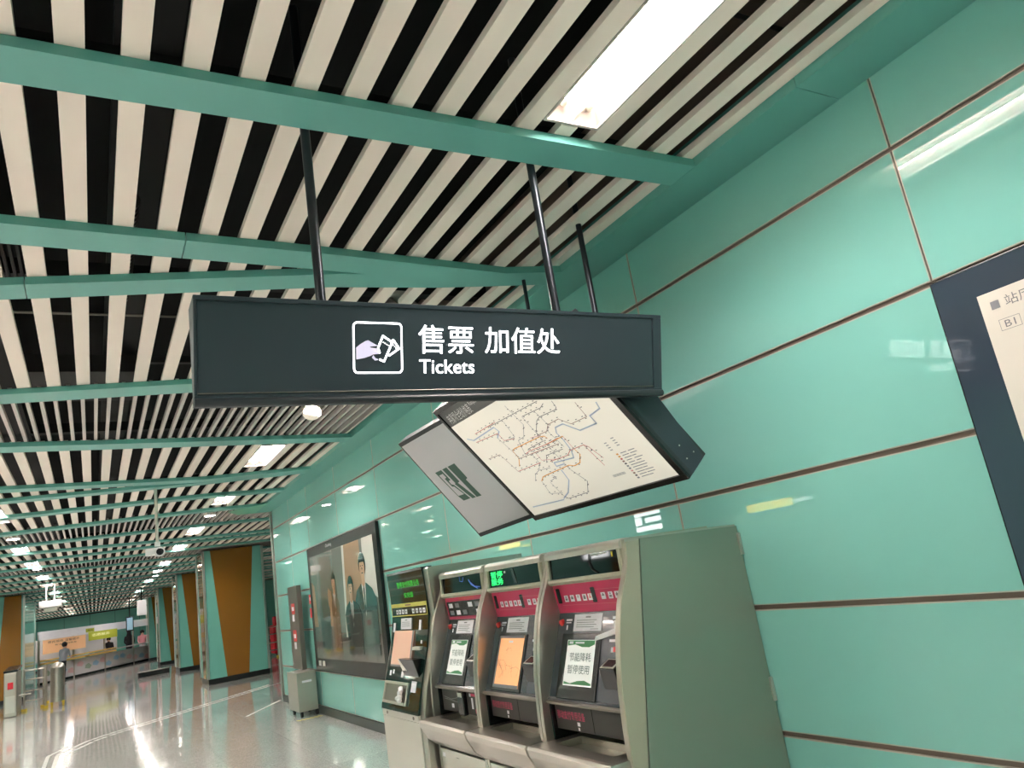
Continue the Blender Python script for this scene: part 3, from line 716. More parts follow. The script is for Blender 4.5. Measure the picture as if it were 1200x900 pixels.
    hz.prism([cf.p(.05, 1.0, 0), cf.p(.05, .62, .05), cf.p(.05, .0, .0)], cf.U*.80)
    hp = hz.build('coin_hopper', 'near_black', o, bevel=.003)
    MB().prism([cf.p(.10, .99, .004), cf.p(.80, .99, .004), cf.p(.80, .65, .047), cf.p(.10, .65, .047)], cf.V.normalized()*.002).build('hopper_mouth', 'steel_light', hp)
    MB().prism([cf.p(.18, .95, .009), cf.p(.72, .95, .009), cf.p(.72, .69, .042), cf.p(.18, .69, .042)], cf.V.normalized()*.0035+cf.N*.001).build('hopper_dark', 'near_black', hp)
    # lower recess
    lf2 = Frame((2.20, yb2, .70), (0, ya-yb2, 0), (0, 0, .16))
    if variant != 1:
        text('pink_lettering', '移动支付专用设备', Frame((2.024, yb2-.015, .818), (0, -.205, 0), (0.0, 0, .03)), 'pink_text', o, off=.0) if False else None
        MB().box(2.03, 2.2, yb2-.012, yb2, .69, .866).build('recess_side', 'near_black', o)
        MB().box(2.055, 2.20, ya, yb2-.012, .74, .866).build('lower_panel', 'tvm_low', o)
        lp = Frame((2.055, yb2-.03, .79), (0, -.25, 0), (0, 0, .04))
        text('pink_lettering', '移动支付专用设备', lp, 'pink_text', o, off=.001)
        flat('lower_icon', Frame((2.055, yb2-.19, .745), (0, -.05, 0), (0, 0, .04)), [rect(.3, .8, .5, .95), rect(.35, .65, 0, .35)], 'paper', o, off=.001)
        MB().box(2.054, 2.055, ya+.33, ya+.332, .742, .866).build('panel_seam', 'near_black', o)
    else:
        MB().box(2.03, 2.2, yb2-.012, yb2, .69, .866).build('recess_side', 'near_black', o)
        MB().box(2.055, 2.20, ya, yb2-.012, .72, .866).build('lower_panel', 'tvm_low', o)
        MB().box(2.025, 2.055, ya+.27, ya+.36, .715, .86).build('card_reader', 'near_black', o, bevel=.006)
        MB().box(2.0235, 2.025, ya+.285, ya+.345, .825, .85).build('reader_slot', 'steel_light', o)
        lp = Frame((2.055, yb2-.03, .73), (0, ya-yb2+.05, 0), (0, 0, .13))
        flat('lower_print', lp, line_polys(lp, [(.02, .6), (.2, .5), (.38, .62)], .001)+line_polys(lp, [(.02, .5), (.38, .4)], .001)+[rect(.20, .26, .1, .3), rect(.70, .74, .2, .7), rect(.66, .70, .75, .9)], 'paper', o, off=.001)
        flat('lower_mark', lp, [rect(.78, .84, .02, .22), rect(.70, .80, .78, .9)], 'pink_text', o, off=.0012)
    return o
m3 = machine(2.856, 'steel ticket machine nearest the viewer, sage side panel, white patch on its bill slot', 3, True)
m2 = machine(2.856+PITCH, 'steel ticket machine with a lit orange screen and a green lit word above', 2)
m1 = machine(2.856+2*PITCH, 'steel ticket machine with two rows of dark buttons and a blue cable in its display', 1)
# side panel of the nearest machine (sage coloured, hinged) with its front strip
sd = MB().prism([(2.245, 2.854, 1.598), (2.875, 2.854, 1.590), (2.875, 2.854, .03), (2.0, 2.854, .03), (2.0, 2.854, .35), (2.064, 2.854, .64)], (0, -.010, 0)).build('side_panel', 'sage_metal', m3, bevel=.002, label='flat sage metal side panel')
MB().prism([(x, 2.855, z) for x, z in [(2.165, 1.59)]+cheek[1:-1]+[(2.0, .36), (2.057, .64), (2.238, 1.59)]], (0, -.009, 0)).build('side_strip', 'sage_light', m3)
for z in (1.50, .80): 
    h = MB().box(2.862, 2.879, 2.833, 2.846, z-.055, z+.055).build('hinge', 'steel_light', m3, bevel=.002)
MB().box(2.24, 2.70, 2.87, 2.90, 1.598, 1.61).build('top_flange', 'sage_light', m3)
# extras in displays
def disp(y0): yb2 = y0+PITCH-.034; return Frame((2.151, yb2-.022, 1.466), (0, -(PITCH-.006-.056-.044), 0), (.003, 0, .098))
D2 = disp(2.856+PITCH)
text('led_lettering', '暂停\n服务', D2.sub(.04, .29, .10, .92), 'led_green', m2, off=.002)
flat('display_divider', D2, [[(.50, .05), (.56, .05), (.50, .98), (.46, .98)]], 'tvm_face', m2, off=.0015)
flat('display_speck', D2, [rr(.32, .35, .74, .86, .01, 3)], 'paper', m2, off=.0015)
D1 = disp(2.856+2*PITCH)
MB().path([D1.p(.48, .98, .006), D1.p(.50, .70, .012), D1.p(.55, .62, .006), D1.p(.57, .9, .006)], .002).build('cable', 'blue_cable', m1)
MB().path([D1.p(.70, .70, .006), D1.p(.76, .35, .006), D1.p(.90, .08, .006)], .0035).build('cable', 'blue_cable', m1)
MB().path([D1.p(.72, .55, .006), D1.p(.84, .22, .006), D1.p(.95, .15, .006)], .003).build('cable', 'blue_cable', m1)
D3 = disp(2.856)
MB().path([D3.p(.62, .98, .004), D3.p(.60, .6, .004), D3.p(.63, .25, .004), D3.p(.70, .02, .004)], .0035).build('cable', 'near_black', m3)
flat('torn_label', D3, [[(.62, .90), (.70, .86), (.84, .92), (.84, .99), (.62, .99)]], 'white_plastic', m3, off=.0015)
flat('display_tab', D3, [rect(.905, .925, .70, .95)], 'm_yellow', m3, off=.0015)

# ---- the different, green fronted machine at the far end
ma = thing('top_up_machine', 'dark green glossy fronted machine with yellow strip, at the far end of the row', 'ticket machine', (2.45, 5.55, 0))
py0, py1 = 5.20, 5.965
pz = [(2.072, 1.678), (2.078, 1.66), (2.09, 1.50), (2.09, 1.34), (2.075, 1.24), (2.05, 1.12), (2.01, .99), (1.97, .86), (1.93, .72), (1.925, .69)]
def gx(z):
    for (x0, z0), (x1, z1) in zip(pz, pz[1:]):
        if z1 <= z <= z0: return x0+(x1-x0)*(z-z0)/(z1-z0)
    return pz[-1][0]
MB().prof(pz+[(2.16, .69), (2.16, 1.678)], py0, py1).build('front_glass', 'dark_green', ma, bevel=.002)
MB().prof([(2.10, 1.668), (2.09, 1.655), (2.105, 1.34), (2.06, 1.12), (1.98, .86), (1.945, .70), (1.945, .05), (2.875, .05), (2.875, 1.668)], 5.115, 6.0).build('cabinet', 'steel', ma, bevel=.003)
MB().box(1.93, 1.95, py0, py1, .645, .69).build('trim_strip', 'steel_light', ma, bevel=.002)
for y in (5.30, 5.85): MB().tube((1.926, y, .668), (1.93, y, .668), .012, 12).build('lock', 'steel_dark', ma)
dd = MB().box(1.935, 1.95, py0, py1, .07, .64).build('door', 'steel_light', ma, bevel=.002)
MB().tube((1.930, 5.26, .33), (1.936, 5.26, .33), .014, 12).build('lock', 'steel_dark', dd)
MB().box(2.0, 2.85, 5.15, 5.97, 0, .05).build('foot', 'near_black', ma)
def gf(ya, yb2, z0, z1): return Frame((gx(z0)-.001, yb2, z0), (0, ya-yb2, 0), (gx(z1)-gx(z0), 0, z1-z0))
text('led_lettering', '暂停支付购票业务', gf(5.29, 5.76, 1.552, 1.598), 'led_dim', ma, off=.002, weight=.0)
text('led_lettering', '仅充值', gf(5.45, 5.64, 1.475, 1.515), 'led_dim', ma, off=.002)
yfm = gf(5.205, 5.96, 1.34, 1.436)
flat('yellow_strip', yfm, [rect(0, 1, .70, 1), rect(0, 1, 0, .08), rect(0, .012, .08, .7), rect(.988, 1, .08, .7)], 'yellow_strip', ma, off=.001)
flat('strip_text', yfm, [rect(.42, .58, .80, .90)], 'm_brown', ma, off=.0014)
for a in (.14, .22, .31, .40, .60, .70, .80, .89): flat('step_icon', yfm, [rect(a, a+.06, .18, .52)], 'paper', ma, off=.001); flat('icon_print', yfm, [rect(a+.015, a+.045, .28, .42)], 'print_grey', ma, off=.0014)
nf = gf(5.525, 5.75, 1.245, 1.325); slab('notice', nf, 'paper', ma, t=.0015, off=.002)
flat('notice_text', nf, [rect(.4, .6, .8, .87)]+[rect(.1, .85, .62-.13*i, .65-.13*i) for i in range(4)], 'print_grey', ma, off=.0038)
sf = gf(5.455, 5.88, .985, 1.235); slab('screen', sf, 'screen_pale', ma, t=.003, off=.003, label='pale orange lit screen')
flat('screen_bar', sf, [rect(0, 1, 0, .05), rect(.93, 1, .05, 1)], 'print_grey', ma, off=.0064)
MB().prism([gf(5.25, 5.5, 1.0, 1.1).p(a, b, .0) for a, b in rect(.35, .9, 1.05, 1.28)], (-.03, 0, 0)).build('bill_slot', 'steel_light', ma, bevel=.004)
hz = gf(5.23, 5.56, .95, 1.06)
h_ = MB().prism([hz.p(.0, .9, 0), hz.p(.0, .75, .07), hz.p(.0, -.2, .0)], hz.U*.9).build('coin_hopper', 'near_black', ma, bevel=.003)
MB().prism([hz.p(0, .76, .071), hz.p(0, .1, .02), hz.p(.3, .1, .02), hz.p(.02, .76, .071)], (-.002, 0, 0)).build('hopper_rim', 'steel_light', h_)
ff = Frame((1.975, 5.93, .735), (0, -.49, 0), (0, 0, .15)); ff = gf(5.43, 5.93, .735, .885)
for a in (rect(0, 1, 0, .12), rect(0, 1, .88, 1), rect(0, .035, .12, .88), rect(.965, 1, .12, .88)):
    MB().prism([ff.p(x, y, .0) for x, y in a], ff.N*.012).build('outlet_frame', 'steel_light', ma, bevel=.001)
slab('outlet_back', ff, 'steel_dark', ma, t=.002, off=.001, a=(.035, .965, .12, .88))
mb = MB(); rr_ = random.Random(2)
for k in range(7): mb.sphere(ff.p(.74+.1*rr_.random(), .2+.085*k, .02+.01*rr_.random()), .02, 7, 5, (1, 1.0+.5*rr_.random(), .9))
mb.build('crumpled_paper', 'white_plastic', ma, label='white crumpled paper in the outlet')
gl = gf(5.22, 5.96, .9, .97)
flat('slot_text', gl, [rect(.10, .16, .3, .8), rect(.2, .24, .5, .9), rect(.45, .52, .2, .8), rect(.55, .6, .5, .9), rect(.75, .8, .5, 1.3)], 'paper', ma, off=.001)
MB().prism([gf(5.22, 5.4, .76, .9).p(a, b, 0) for a, b in rect(.1, .6, .5, 1)], (-.003, 0, 0)).build('sticker', 'paper', ma)
gh = gf(5.22, 5.96, 1.1, 1.33)
flat('side_text', gh, [rect(.05, .12, .55, .85), rect(.8, .86, .6, .9), rect(.87, .9, .2, .3), rect(.85, .9, .02, .12)], 'paper', ma, off=.001)

# ================================================================== WALL AD
ad = thing('poster_light_box', 'large black framed poster on the teal wall showing people in dark suits', 'poster', (2.86, 10, .6))
MB().box(2.838, 2.8815, 8.36, 11.64, .60, 2.355).build('frame', 'near_black', ad, bevel=.004)
MB().box(2.83, 2.838, 8.35, 11.65, 2.355, 2.37).build('top_edge', 'aluminium', ad)
Fa = Frame((2.838, 11.50, .78), (0, -3.0, 0), (0, 0, 1.44))
flat('poster_print', Fa, [rect(0, 1, 0, 1)], 'ad_field', ad, off=.001)
def ell(cx, cy, rx, ry, n=14): return [(cx+rx*math.cos(2*math.pi*i/n), cy+ry*math.sin(2*math.pi*i/n)) for i in range(n)]
sh = [('ad_floor', [[(0, 0), (1, 0), (1, .22), (0, .26)]]), ('ad_tan', [[(.56, .3), (.84, .3), (.82, 1), (.60, 1)], [(0, .3), (.07, .3), (.05, .7), (0, .75)], [(.27, .3), (.36, .3), (.34, .62), (.29, .66)]]), ('ad_white', [[(.53, .2), (.56, .2), (.60, 1), (.57, 1)], [(.84, .6), (1, .5), (1, 1), (.86, 1)]])]
def figure(cx, cy, k, suit, w2):          # head centre, head size, suit tone
    f = [('ad_hair', [ell(cx, cy+.018*k, .040*k, .088*k)]),
      (suit, [[(cx-.10*k*w2, .06), (cx+.11*k*w2, .06), (cx+.125*k*w2, cy-.24*k), (cx+.09*k*w2, cy-.165*k), (cx+.03*k, cy-.12*k), (cx-.03*k, cy-.12*k), (cx-.085*k*w2, cy-.165*k), (cx-.115*k*w2, cy-.24*k)]]),
      ('ad_skin', [[(cx-.018*k, cy-.14*k), (cx+.018*k, cy-.14*k), (cx+.018*k, cy-.05*k), (cx-.018*k, cy-.05*k)]]),
      ('ad_white', [[(cx-.024*k, cy-.115*k), (cx, cy-.36*k), (cx+.024*k, cy-.115*k), (cx, cy-.15*k)]]),
      ('ad_dark', [[(cx-.006*k, cy-.15*k), (cx-.007*k, cy-.30*k), (cx, cy-.33*k), (cx+.007*k, cy-.30*k), (cx+.006*k, cy-.15*k)]]),
      ('ad_skin', [ell(cx, cy-.008*k, .031*k, .072*k)]),
      ('ad_hair', [ell(cx-.012*k, cy+.006*k, .005*k, .004*k, 8), ell(cx+.012*k, cy+.006*k, .005*k, .004*k, 8), [(cx-.03*k, cy+.035*k), (cx+.03*k, cy+.03*k), (cx+.026*k, cy+.07*k), (cx-.024*k, cy+.07*k)]]),
      ('ad_brown', [[(cx-.009*k, cy-.042*k), (cx+.009*k, cy-.042*k), (cx+.006*k, cy-.05*k), (cx-.006*k, cy-.05*k)], [(cx-.003*k, cy-.02*k), (cx+.005*k, cy-.02*k), (cx, cy+.0)]])]
    return f
sh += figure(.20, .66, .8, 'ad_teal', 1.0)[1:2]+[('ad_brown', [ell(.395, .60, .05, .20)])]+figure(.395, .70, .85, 'ad_brown', .6)+figure(.84, .77, 1.15, 'ad_teal', 1.0)+figure(.66, .62, .95, 'ad_dark', 1.0)
for i, (mm, pl) in enumerate(sh):
    for p_ in pl: flat('poster_figure', Fa, [p_], mm, ad, off=.0016+.0004*i)
text('lettering', 'Chunfeng', Frame((2.8375, 10.56, 2.265), (0, -.3, 0), (0, 0, .055)), 'paper', ad, off=.001)
flat('caption', Fa, [rect(.02+.07*i, .07+.07*i, -.07, -.02) for i in range(2)]+[rect(.90, .93, .14, .26), rect(.94, .97, .14, .26), rect(.86, .89, .14, .26)], 'ad_white', ad, off=.006)
MB().box(2.8335, 2.8345, 8.42, 11.58, .66, 2.32).build('cover_glass', 'teal_glass', ad) if False else None

# ================================================================== PEDESTAL BY THE WALL CORNER
pd = thing('steel_pylon', 'tall narrow steel panel with red stickers standing against the wall', 'pylon', (2.76, 12.3, 0))
MB().box(2.72, 2.79, 12.0, 12.62, .62, 1.86).build('panel', 'steel_dark', pd, bevel=.006)
for z, h in ((1.44, .16), (1.03, .17)):
    MB().box(2.717, 2.72, 12.20, 12.42, z, z+h).build('sticker', 'red_sticker', pd); MB().box(2.7155, 2.7165, 12.24, 12.38, z-.11, z-.01).build('sticker', 'paper', pd)
    MB().box(2.7155, 2.7165, 12.24, 12.38, z+.05, z+.11).build('sticker_text', 'paper', pd)
pb = thing('steel_cabinet', 'knee high steel box on small wheels below the narrow steel panel', 'cabinet', (2.7, 11.95, 0))
MB().box(2.55, 2.83, 11.66, 12.3, .08, .615).build('body', 'steel', pb, bevel=.008)
MB().box(2.62, 2.76, 11.657, 11.66, .47, .50).build('label_plate', 'paper', pb)
for x in (2.6, 2.82):
    for y in (11.72, 12.2): MB().tube((x-.015, y, .04), (x+.015, y, .04), .04, 12).build('wheel', 'rubber', pb, smooth=True)
hz_ = MB()
for k in range(6): hz_.plan([(2.50+k*.06, 11.44), (2.53+k*.06, 11.44), (2.50+k*.06, 11.54), (2.47+k*.06, 11.54)], .0, .0012)
tag(hz_.build('hazard_tape', 'caster_yellow'), 'yellow striped tape on the floor before the steel box', 'tape')
for (z, m, lb) in ((1.62, 'red_sticker', 'red notice with white print on the teal wall beside the poster'), (1.42, 'red_cloth', 'small red box on the teal wall under the red notice')):
    s = thing('wall_notice', lb, 'notice', (2.878, 11.78, z)); MB().box(2.868, 2.8815, 11.68, 11.86, z-.07, z+.07).build('plate', m, s, bevel=.001)
    if m == 'red_sticker': MB().box(2.8675, 2.868, 11.72, 11.82, z-.02, z+.03).build('print', 'paper', s)

# ================================================================== COLUMNS
def column(x0, x1, y0, y1, lb, flip=False, grp='square columns along the hall'):
    o = thing('column', lb, 'column', ((x0+x1)/2, (y0+y1)/2, 0), grp)
    MB().box(x0, x1, y0, y1, .12, ZB+.0).build('core', 'teal_plain', o)
    MB().box(x0+.02, x1-.02, y0+.02, y1-.02, 0, .12).build('plinth', 'plinth', o)
    MB().box(x0-.002, x1+.002, y0-.006, y1+.006, .0, .13).build('skirting', 'plinth', o)
    W_ = x1-x0
    F1 = Frame((x0, y0, .13), (W_, 0, 0), (0, 0, ZB-.13))
    tp = flip if isinstance(flip, list) else [(.30, 0), (.66, 0), (.84, 1), (.12, 1)]
    a = .045
    q = [[(a, 0), (tp[0][0]-.002, 0), (tp[3][0]-.002, 1), (a, 1)], [(tp[1][0]+.002, 0), (1-a, 0), (1-a, 1), (tp[2][0]+.002, 1)]]
    for pl in q:
        if abs(pl[0][0]-pl[1][0]) < .02: continue
        MB().prism([F1.p(u, v, 0) for u, v in pl], F1.N*.008).build('teal_facing', 'teal_plain', o)
    MB().prism([F1.p(u, v, 0) for u, v in tp], F1.N*.008).build('brown_facing', 'brown_glass', o)
    for (xx, yy) in ((x0, y0), (x1, y0), (x0, y1), (x1, y1)):
        MB().box(xx-.03, xx+.03, yy-.03, yy+.03, .13, ZB).build('corner_trim', 'aluminium', o, bevel=.004)
    for xs, nx in ((x0, -1), (x1, 1)):
        if isinstance(flip, list): continue
        F2 = Frame((xs, y1 if nx < 0 else y0, .13), (0, (y0-y1) if nx < 0 else (y1-y0), 0), (0, 0, ZB-.13))
        MB().prism([F2.p(u, v, 0) for u, v in [(.34, 0), (.66, 0), (.86, 1), (.14, 1)]], F2.N*.008).build('brown_facing', 'brown_glass', o)
column(2.50, 3.98, 21.25, 22.7, 'nearest tall teal column with a tapering brown band')
column(2.60, 4.08, 29.9, 31.4, 'second teal and brown column behind the nearest one')
column(2.55, 4.05, 38.3, 39.8, 'third teal and brown column toward the far kiosk')
column(2.6, 4.1, 46.8, 48.3, 'farthest teal and brown column beside the kiosk')
column(6.6, 8.0, 31.5, 33, 'column seen past the wall corner behind the red object')
column(-3.55, -1.98, 30.0, 35.4, 'left teal and brown column behind the fare gates', [(.52, 0), (.955, 0), (.955, 1), (.66, 1)])
column(-3.75, -2.3, 38.4, 39.8, 'farther left column behind the first left one', True)

# ================================================================== FAR HALL
def at(u, v, y):                    # point of the hall seen at photograph position (u, v) at depth y
    d = mr @ Vector((u-600, v-450, 869)); return Vector((0, 0, H))+d*(y/d[1])
# service kiosk: runs from A to B
A3, B3 = Vector((-2.15, 39.9, 0)), Vector((3.0, 48.6, 0)); KU = B3-A3
Kf = Frame(A3, KU, (0, 0, 2.2))
ks = thing('service_kiosk', 'long service kiosk with white fascia banners and printed counter front, far end of the hall', 'kiosk', tuple(A3))
def kslab(name, a0, a1, z0, z1, m, t=.05, off=0., **k): return slab(name, Frame(A3+Vector((0, 0, z0)), KU, (0, 0, z1-z0)), m, ks, t=t, off=off, a=(a0, a1, 0, 1), **k)
kslab('fascia', 0, 1, 1.86, 2.22, 'banner_white', .08, .02)
kslab('back_wall', 0, 1, .9, 1.9, 'counter_white', .05, -2.2)
for i, a in enumerate((0.0, .245, .495, .76, .985)): kslab('post', a, a+.008, 0, 2.1, 'steel', .06, .02)
kslab('orange_banner', .02, .33, 1.25, 1.84, 'banner_orange', .02, .12, label='orange banner with dark print')
kslab('green_banner', .355, .60, 1.52, 1.92, 'banner_green', .02, .12, label='olive green banner with pale print')
kslab('fascia_badge', .335, .40, 1.93, 2.10, 'banner_green', .02, .12)
for (a0, a1, z0, z1, m, t_) in ((.05, .28, 1.68, 1.78, 'banner_text', '便民服务 温馨提示'), (.10, .26, 1.55, 1.62, 'banner_text', '安全文明乘车'), (.38, .53, 1.70, 1.83, 'banner_pale', '志愿服务'), (.345, .39, 1.97, 2.05, 'banner_text', '服务')):
    text('banner_lettering', t_, Frame(A3+KU*a0+Vector((0, 0, z0)), KU*(a1-a0), (0, 0, z1-z0)), m, ks, off=.145)
kslab('counter_front', 0, .995, .10, .80, 'counter_white', .05, .02)
kslab('kick_rail', 0, .995, .0, .10, 'near_black', .04, .02)
for (a0, a1) in ((.02, .31), (.34, .57)):
    kslab('counter_edge', a0, a1, .96, 1.02, 'counter_yellow', .25, .0); kslab('counter_edge', a0, a1, .82, .90, 'counter_yellow', .25, .0)
kslab('counter_top', .57, 1.06, .92, .97, 'counter_white', .4, -.05); kslab('counter_top', 0, .57, .90, .93, 'counter_white', .4, -.2)
rk = random.Random(11); KF2 = Frame(A3+Vector((0, 0, .1)), KU, (0, 0, .7))
for i in range(16):
    a = .02+.06*i+.02*rk.random(); b = .1+.5*rk.random()
    flat('counter_print', KF2, [[(a, b), (a+.04, b-.08), (a+.055, b+.12), (a+.03, b+.3), (a+.005, b+.2)]], rk.choice(['counter_pink', 'counter_blue', 'counter_blue', 'm_green']), ks, off=.0705+.0003*i)
# people, one continuous skinned body each
def person(label, loc, height, face, mats, pose='stand', scale=1.0, long_hair=False):
    k = height/1.7; x, y, z = loc
    o = thing('person', label, 'person', loc)
    ca, sa = math.cos(face), math.sin(face)
    def W(p): return (x+k*(p[0]*ca-p[1]*sa), y+k*(p[0]*sa+p[1]*ca), z+k*p[2])
    lean = {'stand': 0, 'lean': .16, 'walk': .04}[pose]; st = .16 if pose == 'walk' else .03
    J = [((0, 0, .95), .15), ((0, -lean*.5, 1.15), .135), ((0, -lean, 1.36), .15), ((0, -lean*1.1, 1.46), .055), ((0, -lean*1.3, 1.56), .085), ((0, -lean*1.35, 1.66), .075),
         ((.09, 0, .88), .10), ((.10, -st, .5), .065), ((.10, st*.7, .09), .045), ((.10, st*.7-.14, .04), .035),
         ((-.09, 0, .88), .10), ((-.10, st*.5, .5), .065), ((-.10, st*1.2, .09), .045), ((-.10, st*1.2-.14, .04), .035),
         ((.19, -lean, 1.39), .055), ((.23, -lean-.04, 1.13), .042), ((.18, -lean-.25, 1.02), .032), ((.16, -lean-.33, 1.02), .028),
         ((-.19, -lean, 1.39), .055), ((-.23, -lean-.04, 1.13), .042), ((-.18, -lean-.25, 1.02), .032), ((-.16, -lean-.33, 1.02), .028)]
    Ed = [(0, 1), (1, 2), (2, 3), (3, 4), (4, 5), (0, 6), (6, 7), (7, 8), (8, 9), (0, 10), (10, 11), (11, 12), (12, 13), (2, 14), (14, 15), (15, 16), (16, 17), (2, 18), (18, 19), (19, 20), (20, 21)]
    me = bpy.data.meshes.new('body'); me.from_pydata([tuple(Vector(W(p))-Vector(loc)) for p, r in J], Ed, [])
    b = bpy.data.objects.new('body', me); COL.objects.link(b); b.parent = o
    sk = b.modifiers.new('skin', 'SKIN'); sk.use_smooth_shade = True
    for i, (p, r) in enumerate(J): me.skin_vertices[0].data[i].radius = (r*k, r*k)
    me.skin_vertices[0].data[0].use_root = True
    b.modifiers.new('sub', 'SUBSURF').levels = 1
    dg = bpy.context.evaluated_depsgraph_get(); m2_ = bpy.data.meshes.new_from_object(b.evaluated_get(dg)); b.modifiers.clear(); b.data = m2_
    for mm in (mats[0], mats[1], 'skin'): m2_.materials.append(MATS[mm])
    for p in m2_.polygons:
        zz = p.center.z/k; rr2 = math.hypot(p.center.x, p.center.y)/k
        p.material_index = 2 if (zz > 1.47 or (rr2 > .30 and .95 < zz < 1.1)) else (1 if zz < .97 else 0); p.use_smooth = True
    h = MB(); hx, hy, hz2 = W((0, -lean*1.3+.025, 1.64)); h.sphere((hx, hy, hz2), .115*k, 12, 8, (1, 1, 1.05))
    if long_hair:
        c = W((0, -lean*1.2+.07, 1.42)); h.sphere(c, .12*k, 10, 7, (1.05, .7, 2.0))
    h.build('hair', 'hair_black', o, smooth=True)
    f = MB()
    for sx in (-.035, .035): c = W((sx, -lean*1.35-.088, 1.62)); f.sphere(c, .012*k, 6, 4)
    f.build('eyes', 'hair_black', o); 
    c = W((0, -lean*1.35-.10, 1.59)); MB().sphere(c, .014*k, 6, 5, (1, 1, 1.5)).build('nose', 'skin', o)
    c = W((0, -lean*1.35-.088, 1.55)); MB().sphere(c, .016*k, 6, 4, (1.3, .5, .4)).build('mouth', 'cloth_pink', o)
    return o
def kp(a, d, z=0): v = A3+KU*a+Kf.N*d; return (v.x, v.y, z)
person('person with short black hair and grey shirt leaning toward the left kiosk counter', (-1.17, 38.5, 0), 1.60, math.radians(150), ('cloth_grey', 'cloth_dark'), 'lean')
person('black haired person in dark clothes behind the yellow edged counter', (.70, 45.6, 0), 1.52, math.radians(-10), ('cloth_dark', 'cloth_dark'), 'lean')
person('person with long black hair beside the white counter of the kiosk', (1.68, 47.4, 0), 1.72, math.radians(170), ('cloth_dark', 'cloth_dark'), 'stand', long_hair=True)
person('person in pink top behind the right part of the kiosk counter', (2.38, 48.6, 0), 1.62, math.radians(0), ('cloth_pink', 'cloth_white'), 'stand')
# CCTV camera on a pole
cx, cy = .73, 10.75
cc = thing('surveillance_camera', 'white surveillance camera on a long ceiling pole', 'camera', (cx, cy, 3.3))
pole = MB().tube((cx, cy, 2.61), (cx, cy, 3.36), .02, 12).build('pole', 'steel_light', cc, smooth=True)
MB().tube((cx, cy, 2.56), (cx, cy, 2.62), .035, 12).build('bracket', 'white_plastic', cc, smooth=True)
MB().box(cx-.14, cx+.035, cy-.04, cy+.06, 2.45, 2.545).build('housing', 'white_plastic', cc, bevel=.015)
MB().tube((cx+.02, cy-.10, 2.485), (cx+.02, cy+.10, 2.50), .062, 16).build('camera_barrel', 'white_plastic', cc, smooth=True)
MB().tube((cx+.02, cy-.103, 2.484), (cx+.02, cy-.099, 2.484), .044, 16).build('lens', 'near_black', cc, smooth=True)
MB().tube((cx+.08, cy, 2.47), (cx+.22, cy, 2.45), .008, 8).build('arm', 'steel_dark', cc, smooth=True)
# white box hanging by two pipes at left
wb = thing('hanging_equipment_box', 'white equipment box hung from two pipes at the left of the hall', 'equipment box', (-.7, 27.5, 2.6))
c1, c2 = at(54, 700, 27.5), at(60, 705, 27.5)
MB().box(c1.x-.18, c1.x+.42, 27.3, 27.7, c1.z-.32, c1.z-.12).build('box', 'white_plastic', wb, bevel=.02)
for xx in (c1.x+.0, c1.x+.22): MB().tube((xx, 27.5, c1.z-.12), (xx, 27.5, 3.5), .02, 8).build('pipe', 'white_plastic', wb)
MB().box(c1.x-.05, c1.x+.3, 27.35, 27.6, c1.z-.44, c1.z-.33).build('bracket', 'steel', wb)
# hanging screens near the far kiosk
for i, (u, v, y, wz, hz3, lb) in enumerate(((166, 712, 36, .36, .62, 'white hanging display panel near the third column'), (152, 731, 44, .35, .7, 'dark framed hanging display farther back'))):
    p = at(u, v, y); s = thing('hanging_display', lb, 'display', tuple(p), None)
    MB().box(p.x-wz/2, p.x+wz/2, y, y+.08, p.z-hz3/2, p.z+hz3/2).build('panel', 'counter_white' if i == 0 else 'near_black', s, bevel=.01)
    MB().tube((p.x, y+.04, p.z+hz3/2), (p.x, y+.04, ZS), .025, 8).build('pole', 'near_black', s)
    MB().box(p.x-wz/2+.04, p.x+wz/2-.04, y-.004, y, p.z-hz3/2+.05, p.z+hz3/2-.05).build('screen', 'counter_white' if i == 0 else 'counter_blue', s)
# queue rail posts of the kiosk and a low doorstep
s = thing('low_plinth_box', 'low dark box on the floor left of the second column', 'box', (1.75, 31.2, 0)); MB().box(1.35, 2.35, 30.9, 31.4, 0, .16).build('body', 'near_black', s, bevel=.01); MB().box(1.34, 2.36, 30.89, 31.41, .16, .175).build('lid', 'steel_dark', s)
# ---- gates and rails at left
def gate(x, y, lb):
    o = thing('fare_gate', lb, 'fare gate', (x, y, 0), 'fare gates at the left')
    MB().box(x-.14, x+.14, y-.0, y+1.5, .0, 1.06).build('body', 'steel', o, bevel=.03)
    MB().prism([(x-.15, y-.02, 1.06), (x+.15, y-.02, 1.06), (x+.15, y+1.52, 1.14), (x-.15, y+1.52, 1.14)], (0, 0, .05)).build('top', 'near_black', o, bevel=.01)
    MB().box(x-.06, x+.06, y-.008, y, .66, .82).build('stop_light', 'red_cloth', o); MB().box(x-.10, x+.10, y-.006, y, .1, .5).build('front_door', 'steel_light', o)
    MB().tube((x+.14, y+.7, .45), (x+.40, y+.7, .45), .02, 8).build('turnstile_arm', 'steel_light', o)
    return o
g1 = gate(-1.83, 23.6, 'fare gate with a red stop light, nearest at the left edge')
for i, (x, y) in enumerate(((-2.55, 23.9), (-3.3, 24.2), (-4.05, 24.5))): gate(x, y, ['fare gate second from the right in the left row', 'fare gate third from the right in the left row', 'fare gate at the far left end of the row'][i])
